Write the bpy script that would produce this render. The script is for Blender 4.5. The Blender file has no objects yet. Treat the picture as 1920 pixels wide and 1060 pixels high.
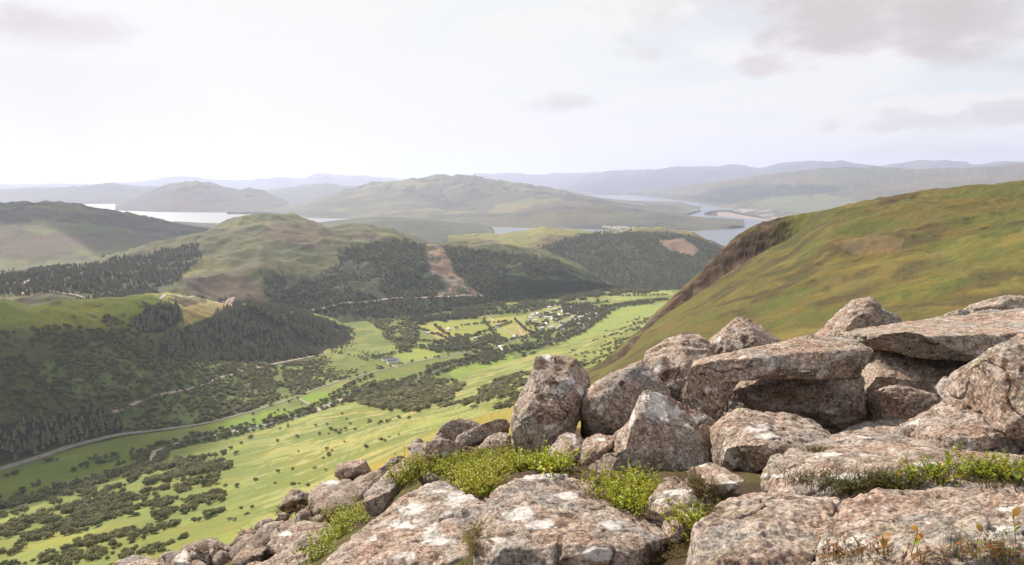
import bpy, bmesh, math, random
import numpy as np
from mathutils import Vector, Matrix
random.seed(7); RNG = np.random.default_rng(7)
SC = bpy.context.scene; COL = SC.collection

# ------------------------------------------------------------------ camera
FPX, CX, CY, PITCH = 1371.0, 960.0, 530.0, math.radians(8.1)
cam = bpy.data.cameras.new('camera'); cam_o = bpy.data.objects.new('camera', cam); COL.objects.link(cam_o)
cam.sensor_width = 36.0; cam.lens = 36.0*FPX/1920.0
cam.clip_start = 0.05; cam.clip_end = 250000.0
cam_o.location = (0, 0, 0); cam_o.rotation_euler = (math.pi/2-PITCH, 0, 0)
SC.camera = cam_o
SC.cycles.volume_bounces = 1

# ------------------------------------------------------------------ light and sky
SUN_AZ, SUN_EL = math.radians(-40.0), math.radians(40.0)     # azimuth from +Y, clockwise positive
sdir = Vector((math.sin(SUN_AZ)*math.cos(SUN_EL), math.cos(SUN_AZ)*math.cos(SUN_EL), math.sin(SUN_EL)))
sun = bpy.data.lights.new('sun', 'SUN'); sun.energy = 5.0; sun.angle = math.radians(0.5); sun.color = (1.0, 0.90, 0.76)
sun_o = bpy.data.objects.new('sun', sun); COL.objects.link(sun_o)
sun_o.rotation_euler = sdir.to_track_quat('Z', 'Y').to_euler(); sun_o.location = (-30, 40, 60)
EXPOSURE = 0.72
SKY_STRENGTH = 0.066
SC.view_settings.view_transform = 'Standard'; SC.view_settings.look = 'None'
SC.view_settings.exposure = EXPOSURE; SC.view_settings.gamma = 1.0; SC.view_settings.use_curve_mapping = False

class NT:
    """small helper to write node trees"""
    def __init__(s, tree): s.t = tree; s.n = tree.nodes; s.l = tree.links
    def node(s, typ, **kw):
        n = s.n.new(typ)
        for k, v in kw.items(): setattr(n, k, v)
        return n
    def put(s, sock, v):
        if hasattr(v, 'is_output') or isinstance(v, bpy.types.NodeSocket): s.l.new(v, sock)
        elif v is not None:
            if isinstance(v, (tuple, list)) and len(v) == 3 and sock.type == 'RGBA': v = (*v, 1)
            sock.default_value = v
    def math(s, op, a, b=None, c=None, clamp=False):
        n = s.node('ShaderNodeMath', operation=op, use_clamp=clamp)
        for i, v in enumerate((a, b, c)):
            if v is not None: s.put(n.inputs[i], v)
        return n.outputs[0]
    def vmath(s, op, a, b=None):
        n = s.node('ShaderNodeVectorMath', operation=op)
        s.put(n.inputs[0], a)
        if b is not None: s.put(n.inputs[1], b)
        return n.outputs[0]
    def noise(s, vec, scale, detail=4, rough=0.55, dist=0.0, out=0):
        n = s.node('ShaderNodeTexNoise'); s.put(n.inputs['Vector'], vec)
        n.inputs['Scale'].default_value = scale; n.inputs['Detail'].default_value = detail
        n.inputs['Roughness'].default_value = rough; n.inputs['Distortion'].default_value = dist
        return n.outputs[out]
    def voro(s, vec, scale, feature='F1', out=0, rnd=1.0):
        n = s.node('ShaderNodeTexVoronoi', feature=feature); s.put(n.inputs['Vector'], vec)
        n.inputs['Scale'].default_value = scale; n.inputs['Randomness'].default_value = rnd
        return n.outputs[out]
    def ramp(s, fac, stops, interp='LINEAR'):
        n = s.node('ShaderNodeValToRGB'); s.put(n.inputs[0], fac); r = n.color_ramp; r.interpolation = interp
        while len(r.elements) < len(stops): r.elements.new(0.5)
        for e, (p, c) in zip(r.elements, stops):
            e.position = p; e.color = (c, c, c, 1) if isinstance(c, (int, float)) else (*c, 1)
        return n.outputs[0]
    def mix(s, fac, a, b, mode='MIX'):
        n = s.node('ShaderNodeMix', data_type='RGBA', blend_type=mode)
        s.put(n.inputs[0], fac); s.put(n.inputs[6], a); s.put(n.inputs[7], b)
        return n.outputs[2]
    def smooth(s, v, a, b):
        n = s.node('ShaderNodeMapRange', interpolation_type='SMOOTHSTEP', clamp=True)
        s.put(n.inputs[0], v); n.inputs[1].default_value = a; n.inputs[2].default_value = b
        return n.outputs[0]
    def bump(s, h, strength, dist):
        n = s.node('ShaderNodeBump'); s.put(n.inputs['Height'], h)
        n.inputs['Strength'].default_value = strength; n.inputs['Distance'].default_value = dist
        return n
    def scaled(s, vec, sc):
        n = s.node('ShaderNodeMapping'); s.put(n.inputs[0], vec); n.inputs['Scale'].default_value = sc
        return n.outputs[0]

world = bpy.data.worlds.new('World'); SC.world = world; world.use_nodes = True
def build_world():
    N = NT(world.node_tree); N.n.clear()
    out = N.node('ShaderNodeOutputWorld'); bg = N.node('ShaderNodeBackground')
    sky = N.node('ShaderNodeTexSky', sky_type='NISHITA'); sky.sun_disc = False
    sky.sun_elevation = SUN_EL; sky.sun_rotation = SUN_AZ
    sky.altitude = 450; sky.air_density = 1.0; sky.dust_density = 1.3; sky.ozone_density = 1.0
    tc = N.node('ShaderNodeTexCoord'); d = tc.outputs['Generated']
    sep = N.node('ShaderNodeSeparateXYZ'); N.put(sep.inputs[0], d)
    az = N.math('ARCTAN2', sep.outputs[0], sep.outputs[1]); el = N.math('ARCSINE', sep.outputs[2])
    # cloud deck seen in perspective: divide by height so that it flattens towards the horizon
    h = N.math('ADD', N.math('MAXIMUM', sep.outputs[2], 0.0), 0.10)
    cv = N.node('ShaderNodeCombineXYZ'); N.put(cv.inputs[0], N.math('DIVIDE', sep.outputs[0], h)); N.put(cv.inputs[1], N.math('DIVIDE', sep.outputs[1], h))
    big = N.noise(cv.outputs[0], 0.9, 6, 0.55, 0.2)
    veil = N.smooth(big, 0.38, 0.66)
    ae = N.node('ShaderNodeCombineXYZ'); N.put(ae.inputs[0], az); N.put(ae.inputs[1], N.math('MULTIPLY', el, 2.2))
    fine = N.noise(ae.outputs[0], 9.0, 8, 0.6, 0.15)
    def blob(px, py, wx, wy, soft=0.5, amp=0.45):
        r = ((px-CX)/FPX, math.cos(PITCH)+math.sin(PITCH)*(CY-py)/FPX, -math.sin(PITCH)+math.cos(PITCH)*(CY-py)/FPX)
        a0 = math.atan2(r[0], r[1]); e0 = math.atan2(r[2], math.hypot(r[0], r[1]))
        dx = N.math('DIVIDE', N.math('SUBTRACT', az, a0), wx/FPX); dy = N.math('DIVIDE', N.math('SUBTRACT', el, e0), wy/FPX)
        q = N.math('ADD', N.math('MULTIPLY', dx, dx), N.math('MULTIPLY', dy, dy))
        v = N.math('SUBTRACT', N.math('ADD', 1.0, N.math('MULTIPLY', N.math('SUBTRACT', fine, 0.5), amp*6)), N.math('SQRT', q))
        return N.smooth(v, 0.0, soft)
    col = N.mix(N.math('ADD', 0.62, N.math('MULTIPLY', veil, 0.3)), sky.outputs[0], (9.59, 9.30, 9.07))
    col = N.vmath('MINIMUM', col, (8.48, 8.25, 8.07))
    grey = (5.73, 5.15, 5.09); mid = (6.67, 6.14, 6.08)
    for args, c, a in (((1620, 0, 470, 120, 0.9, 0.4), mid, 0.8), ((1640, 45, 330, 62, 0.8, 0.42), grey, 0.75), ((1900, 40, 260, 90, 0.9, 0.42), grey, 0.7), ((1430, 122, 70, 24, 0.7, 0.4), mid, 0.85),
                       ((50, 48, 150, 42, 0.9, 0.4), grey, 0.85), ((40, 80, 230, 70, 1.1, 0.4), (8.42, 8.13, 7.96), 0.5),
                       ((1050, 194, 85, 24, 0.7, 0.45), mid, 0.8),
                       ((1750, 212, 185, 32, 0.35, 0.5), (8.54, 8.19, 7.84), 0.9), ((1885, 196, 110, 26, 0.35, 0.45), (8.54, 8.19, 7.84), 0.9), ((1750, 228, 170, 22, 0.5, 0.5), mid, 0.8), ((1885, 208, 95, 18, 0.5, 0.45), mid, 0.8),
                       ((1690, 288, 120, 16, 0.6, 0.6), mid, 0.5), ((1890, 288, 110, 14, 0.6, 0.6), mid, 0.5), ((10, 220, 60, 14, 0.7, 0.5), (8.42, 8.13, 7.96), 0.6),
                       ((80, 328, 190, 16, 0.7, 0.6), (8.19, 7.84, 7.60), 0.5)):
        col = N.mix(N.math('MULTIPLY', blob(*args), a), col, c)
    N.put(bg.inputs[0], col); bg.inputs[1].default_value = SKY_STRENGTH
    N.l.new(bg.outputs[0], out.inputs[0])
build_world()

# ------------------------------------------------------------------ helpers
def tag(o, label=None, cat=None, group=None, kind=None):
    if label: o['label'] = label
    if cat: o['category'] = cat
    if group: o['group'] = group
    if kind: o['kind'] = kind
    return o
def link(name, me, mat=None, parent=None):
    o = bpy.data.objects.new(name, me); COL.objects.link(o)
    if mat is not None and me is not None and not me.materials: me.materials.append(mat)
    if parent is not None: o.parent = parent
    return o
def empty(name, loc=(0, 0, 0)):
    o = bpy.data.objects.new(name, None); COL.objects.link(o); o.location = loc; o.empty_display_size = 0.2
    return o
def mesh_np(name, V, F, tint=None, smooth=True):
    """V (n,3); F (m,3) or (m,4) integer array"""
    V = np.asarray(V, np.float32); F = np.asarray(F, np.int32); k = F.shape[1]
    me = bpy.data.meshes.new(name)
    me.vertices.add(len(V)); me.vertices.foreach_set('co', V.ravel())
    me.loops.add(F.size); me.loops.foreach_set('vertex_index', F.ravel())
    me.polygons.add(len(F)); me.polygons.foreach_set('loop_start', np.arange(0, F.size, k, dtype=np.int32))
    me.polygons.foreach_set('loop_total', np.full(len(F), k, np.int32))
    me.polygons.foreach_set('use_smooth', np.full(len(F), smooth, bool))
    me.update(calc_edges=True); me.validate()
    if tint is not None:
        a = me.attributes.new('tint', 'FLOAT_COLOR', 'POINT')
        c = np.ones((len(V), 4), np.float32); c[:, :3] = tint; a.data.foreach_set('color', c.ravel())
    return me

def _hash(i, j, k, seed):
    h = (i.astype(np.int64)*374761393 + j.astype(np.int64)*668265263 + k.astype(np.int64)*2147483647 + seed*144665) & 0xffffffff
    h = ((h ^ (h >> 13))*1274126177) & 0xffffffff
    h = ((h ^ (h >> 16))*2246822519) & 0xffffffff
    return ((h ^ (h >> 15)) & 0xffffff)/float(0xffffff)*2-1
def vnoise(x, y, z=None, seed=0):
    z = np.zeros_like(x) if z is None else z
    xi, yi, zi = np.floor(x), np.floor(y), np.floor(z)
    fx, fy, fz = x-xi, y-yi, z-zi
    sx, sy, sz = (f*f*f*(f*(f*6-15)+10) for f in (fx, fy, fz))
    r = 0
    flat = not np.any(z)
    for c in ((0,) if flat else (0, 1)):
        wz = (1 if flat else (sz if c else 1-sz))
        for b in (0, 1):
            wy = sy if b else 1-sy
            for a in (0, 1):
                wx = sx if a else 1-sx
                r = r + wx*wy*wz*_hash(xi+a, yi+b, zi+c, seed)
    return r
def fbm(x, y, z=None, o=5, gain=0.5, seed=0):
    a, s, t = 1.0, 0, 0
    c, n = 0.8, 0.6
    for k in range(o):
        s = s + a*vnoise(x, y, z, seed+k*17); t += a; a *= gain
        x, y = (x*c-y*n)*2.03+13.7, (x*n+y*c)*2.03+5.1
        z = None if z is None else z*2.03+3.3
    return s/t
def ridged(x, y, o=4, gain=0.5, seed=0):
    a, s, t = 1.0, 0, 0
    for k in range(o):
        s = s + a*(1-2*np.abs(vnoise(x, y, None, seed+k*31))); t += a; a *= gain
        x, y = (x*0.8-y*0.6)*2.03+3.7, (x*0.6+y*0.8)*2.03+1.1
    return s/t
def sstep(v, a, b):
    t = np.clip((v-a)/(b-a), 0, 1); return t*t*(3-2*t)

def ray(px, py):
    a = (np.asarray(px, float)-CX)/FPX; b = (CY-np.asarray(py, float))/FPX
    return a, math.cos(PITCH)+math.sin(PITCH)*b, -math.sin(PITCH)+math.cos(PITCH)*b
def azel(px, py):
    x, y, z = ray(px, py); return np.arctan2(x, y), z/np.hypot(x, y)
def project(x, y, z):
    f = y*math.cos(PITCH)-z*math.sin(PITCH); u = y*math.sin(PITCH)+z*math.cos(PITCH); f = np.maximum(f, 1e-3)
    return CX+FPX*x/f, CY-FPX*u/f
def P3(px, py, depth):
    """point of the place seen at (px,py), at a depth in metres along the camera axis"""
    a = (px-CX)/FPX; b = (CY-py)/FPX
    return np.array([a*depth, depth*(math.cos(PITCH)+math.sin(PITCH)*b), depth*(-math.sin(PITCH)+math.cos(PITCH)*b)])
def inpoly(X, Y, poly):
    r = np.zeros(X.shape, bool); n = len(poly); j = n-1
    for i in range(n):
        xi, yi = poly[i]; xj, yj = poly[j]
        if yi != yj:
            c = ((yi > Y) != (yj > Y)) & (X < (xj-xi)*(Y-yi)/(yj-yi)+xi); r ^= c
        j = i
    return r

# ------------------------------------------------------------------ materials
def new_mat(name):
    m = bpy.data.materials.new(name); m.use_nodes = True; N = NT(m.node_tree); N.n.clear()
    out = N.node('ShaderNodeOutputMaterial'); b = N.node('ShaderNodeBsdfPrincipled'); N.l.new(b.outputs[0], out.inputs[0])
    b.inputs['Roughness'].default_value = 0.9; b.inputs['Specular IOR Level'].default_value = 0.15
    return m, N, b
def land_mat(name, s1, s2, var=0.5, bump=0.6, bdist=3.0, s3=1.0):
    """tinted turf: per-vertex ground type multiplied by two scales of patchiness"""
    m, N, b = new_mat(name)
    at = N.node('ShaderNodeAttribute', attribute_name='tint'); g = N.node('ShaderNodeNewGeometry'); p = g.outputs['Position']
    n1 = N.noise(p, s1, 6, 0.6, 0.3); n2 = N.noise(p, s2, 5, 0.65)
    k = N.math('ADD', N.math('MULTIPLY', n1, var), N.math('MULTIPLY', n2, var*0.9))
    n3 = N.noise(N.scaled(p, (1.0, 0.45, 1.6)), s2*4.5*s3, 4, 0.7); k = N.math('ADD', k, N.math('MULTIPLY', N.math('SUBTRACT', n3, 0.5), var*1.1))
    k = N.math('ADD', k, 1.0-var*0.95)
    warm = N.mix(N.smooth(n1, 0.45, 0.65), (1.0, 1.0, 1.0), (1.12, 0.95, 0.8))
    c = N.mix(1.0, at.outputs[0], warm, 'MULTIPLY')
    vm = N.node('ShaderNodeVectorMath', operation='SCALE'); N.put(vm.inputs[0], c); N.put(vm.inputs['Scale'], k)
    N.put(b.inputs['Base Color'], vm.outputs[0])
    hgt = N.math('ADD', N.math('MULTIPLY', n1, 1.0), N.math('ADD', N.math('MULTIPLY', n2, 0.5), N.math('MULTIPLY', n3, 0.2)))
    bm_ = N.bump(hgt, bump, bdist); N.put(b.inputs['Normal'], bm_.outputs[0])
    return m
M = {}
M['far'] = land_mat('far_hill_heath', 0.0011, 0.006, 0.7, 0.8, 60.0)
M['hill'] = land_mat('hill_turf', 0.006, 0.045, 0.65, 0.8, 9.0)
M['valley'] = land_mat('valley_turf', 0.012, 0.09, 0.5, 0.7, 2.5)
M['slope'] = land_mat('hillside_turf', 0.05, 0.2, 0.75, 1.0, 3.0, 1.2)
M['ground'] = land_mat('peaty_ground', 3.0, 14.0, 0.9, 1.0, 0.05)
def simple(name, c1, c2, scale, rough=0.9, bump=0.0, bd=0.01, coord='Object'):
    m, N, b = new_mat(name); t = N.node('ShaderNodeTexCoord')
    n = N.noise(t.outputs[coord], scale, 5, 0.6)
    N.put(b.inputs['Base Color'], N.mix(N.smooth(n, 0.35, 0.65), c1, c2)); b.inputs['Roughness'].default_value = rough
    if bump: N.put(b.inputs['Normal'], N.bump(n, bump, bd).outputs[0])
    return m
def attr_mat(name, rough=0.8, rnd=0.35, transl=0.0, spec=0.2):
    """vertex tint times a per-object brightness; leaves pass some light"""
    m, N, b = new_mat(name); at = N.node('ShaderNodeAttribute', attribute_name='tint'); oi = N.node('ShaderNodeObjectInfo')
    vm = N.node('ShaderNodeVectorMath', operation='SCALE'); N.put(vm.inputs[0], at.outputs[0])
    N.put(vm.inputs['Scale'], N.math('ADD', 1-rnd/2, N.math('MULTIPLY', oi.outputs['Random'], rnd)))
    N.put(b.inputs['Base Color'], vm.outputs[0]); b.inputs['Roughness'].default_value = rough; b.inputs['Specular IOR Level'].default_value = spec
    if transl:
        tr = N.node('ShaderNodeBsdfTranslucent'); N.put(tr.inputs[0], vm.outputs[0]); mx = N.node('ShaderNodeMixShader'); mx.inputs[0].default_value = transl
        out = [n for n in N.n if n.type == 'OUTPUT_MATERIAL'][0]
        N.l.new(b.outputs[0], mx.inputs[1]); N.l.new(tr.outputs[0], mx.inputs[2]); N.l.new(mx.outputs[0], out.inputs[0])
    return m
M['tree'] = attr_mat('tree_foliage', 0.85, 0.35, 0.42, 0.1)
M['leaf'] = attr_mat('leaf_green', 0.45, 0.3, 0.45, 0.3)
M['gravel'] = simple('pale_gravel', (0.42, 0.33, 0.27), (0.3, 0.24, 0.2), 0.3, coord='Object')
M['tarmac'] = simple('worn_road', (0.2, 0.18, 0.16), (0.27, 0.24, 0.21), 0.2)
M['wall'] = simple('white_render', (0.82, 0.81, 0.78), (0.74, 0.72, 0.69), 0.8)
M['slate'] = simple('grey_slate', (0.16, 0.15, 0.16), (0.1, 0.1, 0.11), 0.9)
M['pane'] = simple('dark_glass', (0.03, 0.03, 0.035), (0.04, 0.04, 0.045), 1.0, 0.15)
def water_mat(name, scale, bump):
    m, N, b = new_mat(name); g = N.node('ShaderNodeNewGeometry')
    b.inputs['Base Color'].default_value = (0.035, 0.05, 0.06, 1); b.inputs['Roughness'].default_value = 0.34; b.inputs['Specular IOR Level'].default_value = 1.0; b.inputs['IOR'].default_value = 1.8
    n = N.noise(g.outputs['Position'], scale, 4, 0.6); N.put(b.inputs['Normal'], N.bump(n, bump, 1.0).outputs[0])
    return m
M['loch'] = water_mat('loch_water', 0.02, 0.03)
M['river'] = water_mat('river_water', 0.3, 0.2)

# ------------------------------------------------------------------ the land: hills as height fields between traced lines
SEA, GLEN = -450.0, -425.0
def at_z(px, py, z):                       # horizontal distance at which the line of sight meets level z
    return z/azel(px, py)[1]
class Hill:
    """lines: front to back; each a list of (px, py, distance) or (px, py, ('z', level)) or (px, ('dz', distance, level))"""
    def __init__(s, name, lines, segs, px0, px1, cols, paint, mat, relief=(), back=None, label=None, power=1.0, pin=()):
        _, _ = 0, 0
        az0, az1 = azel(px0, 480)[0], azel(px1, 480)[0]
        AZ = np.linspace(az0, az1, cols); Dk, Zk = [], []
        for ln in lines:
            a, d, z = [], [], []
            for p in ln:
                if len(p) == 2:
                    aa = azel(p[0], 480)[0]; dd, zz = p[1][1], p[1][2]
                else:
                    aa, te = azel(p[0], p[1])
                    if isinstance(p[2], tuple): zz = p[2][1]; dd = zz/te
                    else: dd = p[2]; zz = te*dd
                a.append(float(aa)); d.append(float(dd)); z.append(float(zz))
            o = np.argsort(a); a, d, z = (np.array(v)[o] for v in (a, d, z))
            Dk.append(np.interp(AZ, a, d)); Zk.append(np.interp(AZ, a, z))
        Dk, Zk = np.array(Dk), np.array(Zk)
        kw = max(1, cols//150); ker = np.hanning(2*kw+3)[1:-1]; ker /= ker.sum()
        sm = lambda v: np.convolve(np.pad(v, len(ker)//2, 'edge'), ker, 'valid')
        Dk = np.array([sm(v) for v in Dk]); Zk = np.array([sm(v) for v in Zk])
        for i in range(1, len(Dk)): Dk[i] = np.maximum(Dk[i], Dk[i-1]*1.004)
        # monotone cubic along each column
        h = np.diff(Dk, axis=0); sl = np.diff(Zk, axis=0)/h; K = len(Dk); m = np.zeros_like(Dk)
        m[0], m[-1] = sl[0], sl[-1]
        for i in range(1, K-1):
            w1, w2 = 2*h[i]+h[i-1], h[i]+2*h[i-1]; ok = sl[i-1]*sl[i] > 0
            m[i] = np.where(ok, (w1+w2)/(w1/np.where(ok, sl[i-1], 1)+w2/np.where(ok, sl[i], 1)), 0)
        D, Z, T = [], [], []
        for i in range(K-1):
            n = segs[i]; tt = np.arange(n)/n
            if i == K-2: tt = np.append(tt, 1.0)
            for t in tt:
                if s_log: dd = Dk[i]*(Dk[i+1]/Dk[i])**t
                else: dd = Dk[i]+h[i]*t
                u = (dd-Dk[i])/h[i]
                D.append(dd); T.append(np.full(cols, i+t))
                Z.append((2*u**3-3*u**2+1)*Zk[i]+(u**3-2*u**2+u)*h[i]*m[i]+(-2*u**3+3*u**2)*Zk[i+1]+(u**3-u**2)*h[i]*m[i+1])
        D, Z, T = np.array(D), np.array(Z), np.array(T)
        X = D*np.sin(AZ)[None]; Y = D*np.cos(AZ)[None]
        s.base = Z.copy()
        if relief: Z = Z+relief(X, Y, Z, T, D)
        s.AZ, s.D, s.Z, s.X, s.Y, s.T = AZ, D, Z, X, Y, T
        R = len(D); idx = np.arange(R*cols).reshape(R, cols)
        Fq = np.stack([idx[:-1, :-1], idx[:-1, 1:], idx[1:, 1:], idx[1:, :-1]], -1).reshape(-1, 4)
        V = np.stack([X, Y, Z], -1).reshape(-1, 3)
        px, py = project(X, Y, Z); s.px, s.py = px, py
        tint = paint(X, Y, Z, T, px, py)
        s.tint = tint
        # close the body: skirt down below so that it is solid from the side
        me = mesh_np(name, V, Fq, tint.reshape(-1, 3))
        s.o = link(name, me, mat); s.o['kind'] = 'structure'
        if label: s.o['label'] = label
    def column(s, az): return int(np.clip(np.searchsorted(s.AZ, az), 0, len(s.AZ)-1))
    def hit(s, px, py):
        az, te = azel(px, py); az = float(az); te = float(te)
        if az < s.AZ[0] or az > s.AZ[-1]: return None
        i = s.column(az); p = s.Z[:, i]/s.D[:, i]; w = np.nonzero(p >= te)[0]
        if not len(w): return None
        j = int(w[0])
        if j == 0: d = s.D[0, i]
        else:
            f = (te-p[j-1])/(p[j]-p[j-1]); d = s.D[j-1, i]+f*(s.D[j, i]-s.D[j-1, i])
        return d*math.sin(az), d*math.cos(az), d*te
    def height(s, x, y):
        az = math.atan2(x, y); d = math.hypot(x, y)
        if az < s.AZ[0] or az > s.AZ[-1]: return -1e9
        t = (az-s.AZ[0])/(s.AZ[1]-s.AZ[0]); i = min(int(t), len(s.AZ)-2); t -= i
        if d < s.D[0, i] or d > s.D[-1, i]: return -1e9
        return (1-t)*np.interp(d, s.D[:, i], s.Z[:, i])+t*np.interp(d, s.D[:, i+1], s.Z[:, i+1])
s_log = True
def shade3(shape, c): return np.broadcast_to(np.array(c, float), shape+(3,)).copy()
def lerp3(a, b, w): return a*(1-w[..., None])+np.array(b, float)*w[..., None]

HEATH = (0.085, 0.07, 0.035); OLIVE = (0.12, 0.125, 0.035); MOSS = (0.15, 0.17, 0.04); DARKV = (0.035, 0.042, 0.018)
BROWN = (0.075, 0.05, 0.035); GRASS = (0.14, 0.2, 0.035); PALE = (0.3, 0.31, 0.12); GOLD = (0.22, 0.17, 0.03)

# water
wv = []; W = 90000
me = mesh_np('loch', [(-W, 3000, SEA), (W, 3000, SEA), (W, 95000, SEA), (-W, 95000, SEA)], [[0, 1, 2, 3]])
loch = link('loch', me, M['loch']); tag(loch, 'bright sea loch winding between the hills', kind='structure')

def far_paint(c1, c2, scale, patch=None):
    def f(X, Y, Z, T, px, py):
        t = shade3(X.shape, c1); n = fbm(X/scale, Y/scale, None, 5, 0.55, 5)
        t = lerp3(t, c2, sstep(n, -0.15, 0.35))
        n2 = fbm(X/(scale*.35)+9, Y/(scale*.35), None, 4, 0.55, 15)
        t = lerp3(t, DARKV, sstep(n2, 0.25, 0.5)*0.6*sstep(-(Z+0), 0, 350))
        if patch: t = patch(t, X, Y, Z, T, px, py)
        return t
    return f
def far_relief(amp, scale, seed):
    def f(X, Y, Z, T, D):
        up = np.clip((Z-SEA)/300.0, 0, 1)**1.6
        return amp*up*(0.65*ridged(X/scale, Y/scale, 5, 0.5, seed)-0.25+0.35*fbm(X/scale*2.5, Y/scale*2.5, None, 4, 0.5, seed+3)+0.4*ridged(X/scale*4.3, Y/scale*4.3, 4, 0.55, seed+7))
    return f
def L(pts, d): return [(x, y, d) for x, y in pts]
def sea(pts): return [(x, y, ('z', SEA)) for x, y in pts]
def drop(lo, hi, d, z=SEA-8): return [(lo, ('dz', d, z)), (hi, ('dz', d, z))]
HILLS = {}
# most distant ranges
HILLS['c'] = Hill('mountain_range', [drop(-500, 2500, 26000), L([(x_, y_-4) for x_, y_ in [(-400, 350), (200, 350), (270, 345), (310, 338), (340, 336), (400, 343), (460, 344), (520, 336), (560, 342), (600, 331), (630, 337), (680, 333), (720, 340), (780, 345), (850, 336), (900, 331), (960, 327), (1010, 332), (1060, 330), (1150, 326), (1300, 330), (2400, 330)]], 36000), drop(-500, 2500, 46000)],
     [26, 14], -400, 2400, 700, far_paint((0.08, 0.08, 0.06), (0.06, 0.06, 0.05), 3000), M['far'], far_relief(200, 3600, 11), label='farthest pale blue mountain range along the horizon')
HILLS['d'] = Hill('mountain_range', [drop(900, 2500, 20000), L([(1000, 358), (1060, 345), (1110, 330), (1150, 323), (1175, 325), (1200, 322), (1240, 319), (1270, 316), (1330, 314), (1380, 310), (1420, 316), (1470, 308), (1520, 305), (1585, 301), (1620, 306), (1650, 310), (1700, 308), (1780, 301), (1830, 308), (1880, 304), (1920, 304), (2000, 300), (2400, 303)], 28000), drop(900, 2500, 36000)],
     [26, 14], 1000, 2400, 600, far_paint((0.075, 0.075, 0.055), (0.055, 0.055, 0.045), 2500), M['far'], far_relief(170, 2900, 21), label='distant blue mountain range on the right')
HILLS['b'] = Hill('far_hill', [sea([(-500, 384), (0, 384), (200, 383), (330, 383), (420, 383)]), L([(-500, 362), (-200, 362), (0, 357), (60, 352), (110, 351), (200, 341), (250, 347), (300, 352), (360, 366), (420, 380)], 19000), drop(-500, 500, 24000)],
     [26, 12], -500, 420, 420, far_paint((0.075, 0.08, 0.05), (0.06, 0.06, 0.04), 1800), M['far'], far_relief(120, 2300, 31), label='blue hazy ridge beyond the loch at far left')
HILLS['d2'] = Hill('far_hill', [sea([(1040, 356), (1100, 356), (1200, 360), (1500, 366)]), L([(1040, 356), (1090, 350), (1130, 345), (1200, 335), (1290, 325), (1340, 322), (1400, 330), (1460, 341), (1500, 350)], 25000), drop(1000, 1600, 29000)],
     [22, 10], 1040, 1500, 300, far_paint((0.08, 0.08, 0.05), (0.06, 0.06, 0.04), 1600), M['far'], far_relief(110, 2000, 41), label='pale hill rising behind the narrow end of the loch')
HILLS['f'] = Hill('far_hill', [sea([(400, 380), (500, 381), (700, 380), (800, 378)]), L([(400, 372), (460, 362), (510, 356), (545, 352), (575, 349), (610, 344), (640, 347), (680, 350), (720, 352), (760, 358), (800, 368)], 19500), drop(350, 850, 24000)],
     [26, 10], 400, 800, 320, far_paint((0.075, 0.08, 0.05), (0.06, 0.06, 0.04), 1500), M['far'], far_relief(120, 1900, 45), label='pale blue hills between the rounded hill and the broad central hill')
HILLS['a'] = Hill('far_hill', [sea([(150, 392), (240, 396), (300, 398), (400, 399), (500, 398), (560, 396)]), L([(150, 392), (215, 388), (240, 378), (270, 364), (320, 347), (345, 341), (380, 341), (430, 350), (490, 358), (530, 374), (560, 392)], 13500), drop(100, 620, 17000)],
     [34, 12], 150, 560, 400, far_paint((0.08, 0.085, 0.045), (0.07, 0.065, 0.045), 1200), M['far'], far_relief(130, 1700, 51), label='rounded blue hill on the far shore of the left loch')
def e_patch(t, X, Y, Z, T, px, py):
    m = inpoly(px, py, [(1400, 388), (1440, 372), (1540, 364), (1600, 372), (1620, 390), (1500, 400)]); t[m] = (0.12, 0.13, 0.065)
    m = inpoly(px, py, [(1330, 392), (1440, 392), (1500, 405), (1440, 416), (1330, 412)]) & (fbm(X/250, Y/250, None, 3, .5, 3) > 0.02); t[m] = (0.24, 0.2, 0.175)
    m = inpoly(px, py, [(1290, 372), (1340, 352), (1440, 345), (1590, 350), (1560, 362), (1430, 370), (1370, 384)]); t[m] = t[m]*0.2+np.array((0.03, 0.04, 0.03))*0.8
    return t
HILLS['e'] = Hill('far_hill', [sea([(1090, 357), (1180, 366), (1260, 374), (1330, 383), (1370, 391), (1400, 403), (1440, 413), (1500, 424), (1920, 438), (2400, 438)]), [(1090, 357, 26000), (1230, 365, 16000), (1330, 372, 13000), (1400, 380, 11800), (1500, 385, 11000), (1920, 385, 10500), (2400, 385, 10500)],
      [(1090, 356.5, 28000), (1170, 362, 21000), (1230, 356, 18500), (1290, 349, 17500), (1340, 344, 17000), (1400, 332, 16500), (1460, 325, 16000), (1520, 318, 16000), (1580, 316, 16000), (1650, 317, 16000), (1700, 318, 15500), (1800, 315, 15500), (1870, 311, 15500), (1920, 309, 15500), (2400, 306, 15500)], drop(1000, 2500, 30000)],
     [20, 34, 10], 1090, 2400, 700, far_paint((0.1, 0.09, 0.05), (0.075, 0.085, 0.04), 1500, e_patch), M['far'], far_relief(100, 1900, 61), label='broad brown moorland plateau beyond the loch on the right')
def cen_patch(t, X, Y, Z, T, px, py):
    n = fbm(X/420, Y/420, None, 5, .55, 71)
    t = lerp3(t, (0.15, 0.155, 0.065), sstep(n, 0.05, 0.35)*0.8)
    m = inpoly(px, py, [(780, 362), (830, 360), (850, 385), (800, 380)]); t[m] = t[m]*0.4+np.array(DARKV)*0.6
    return t
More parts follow.
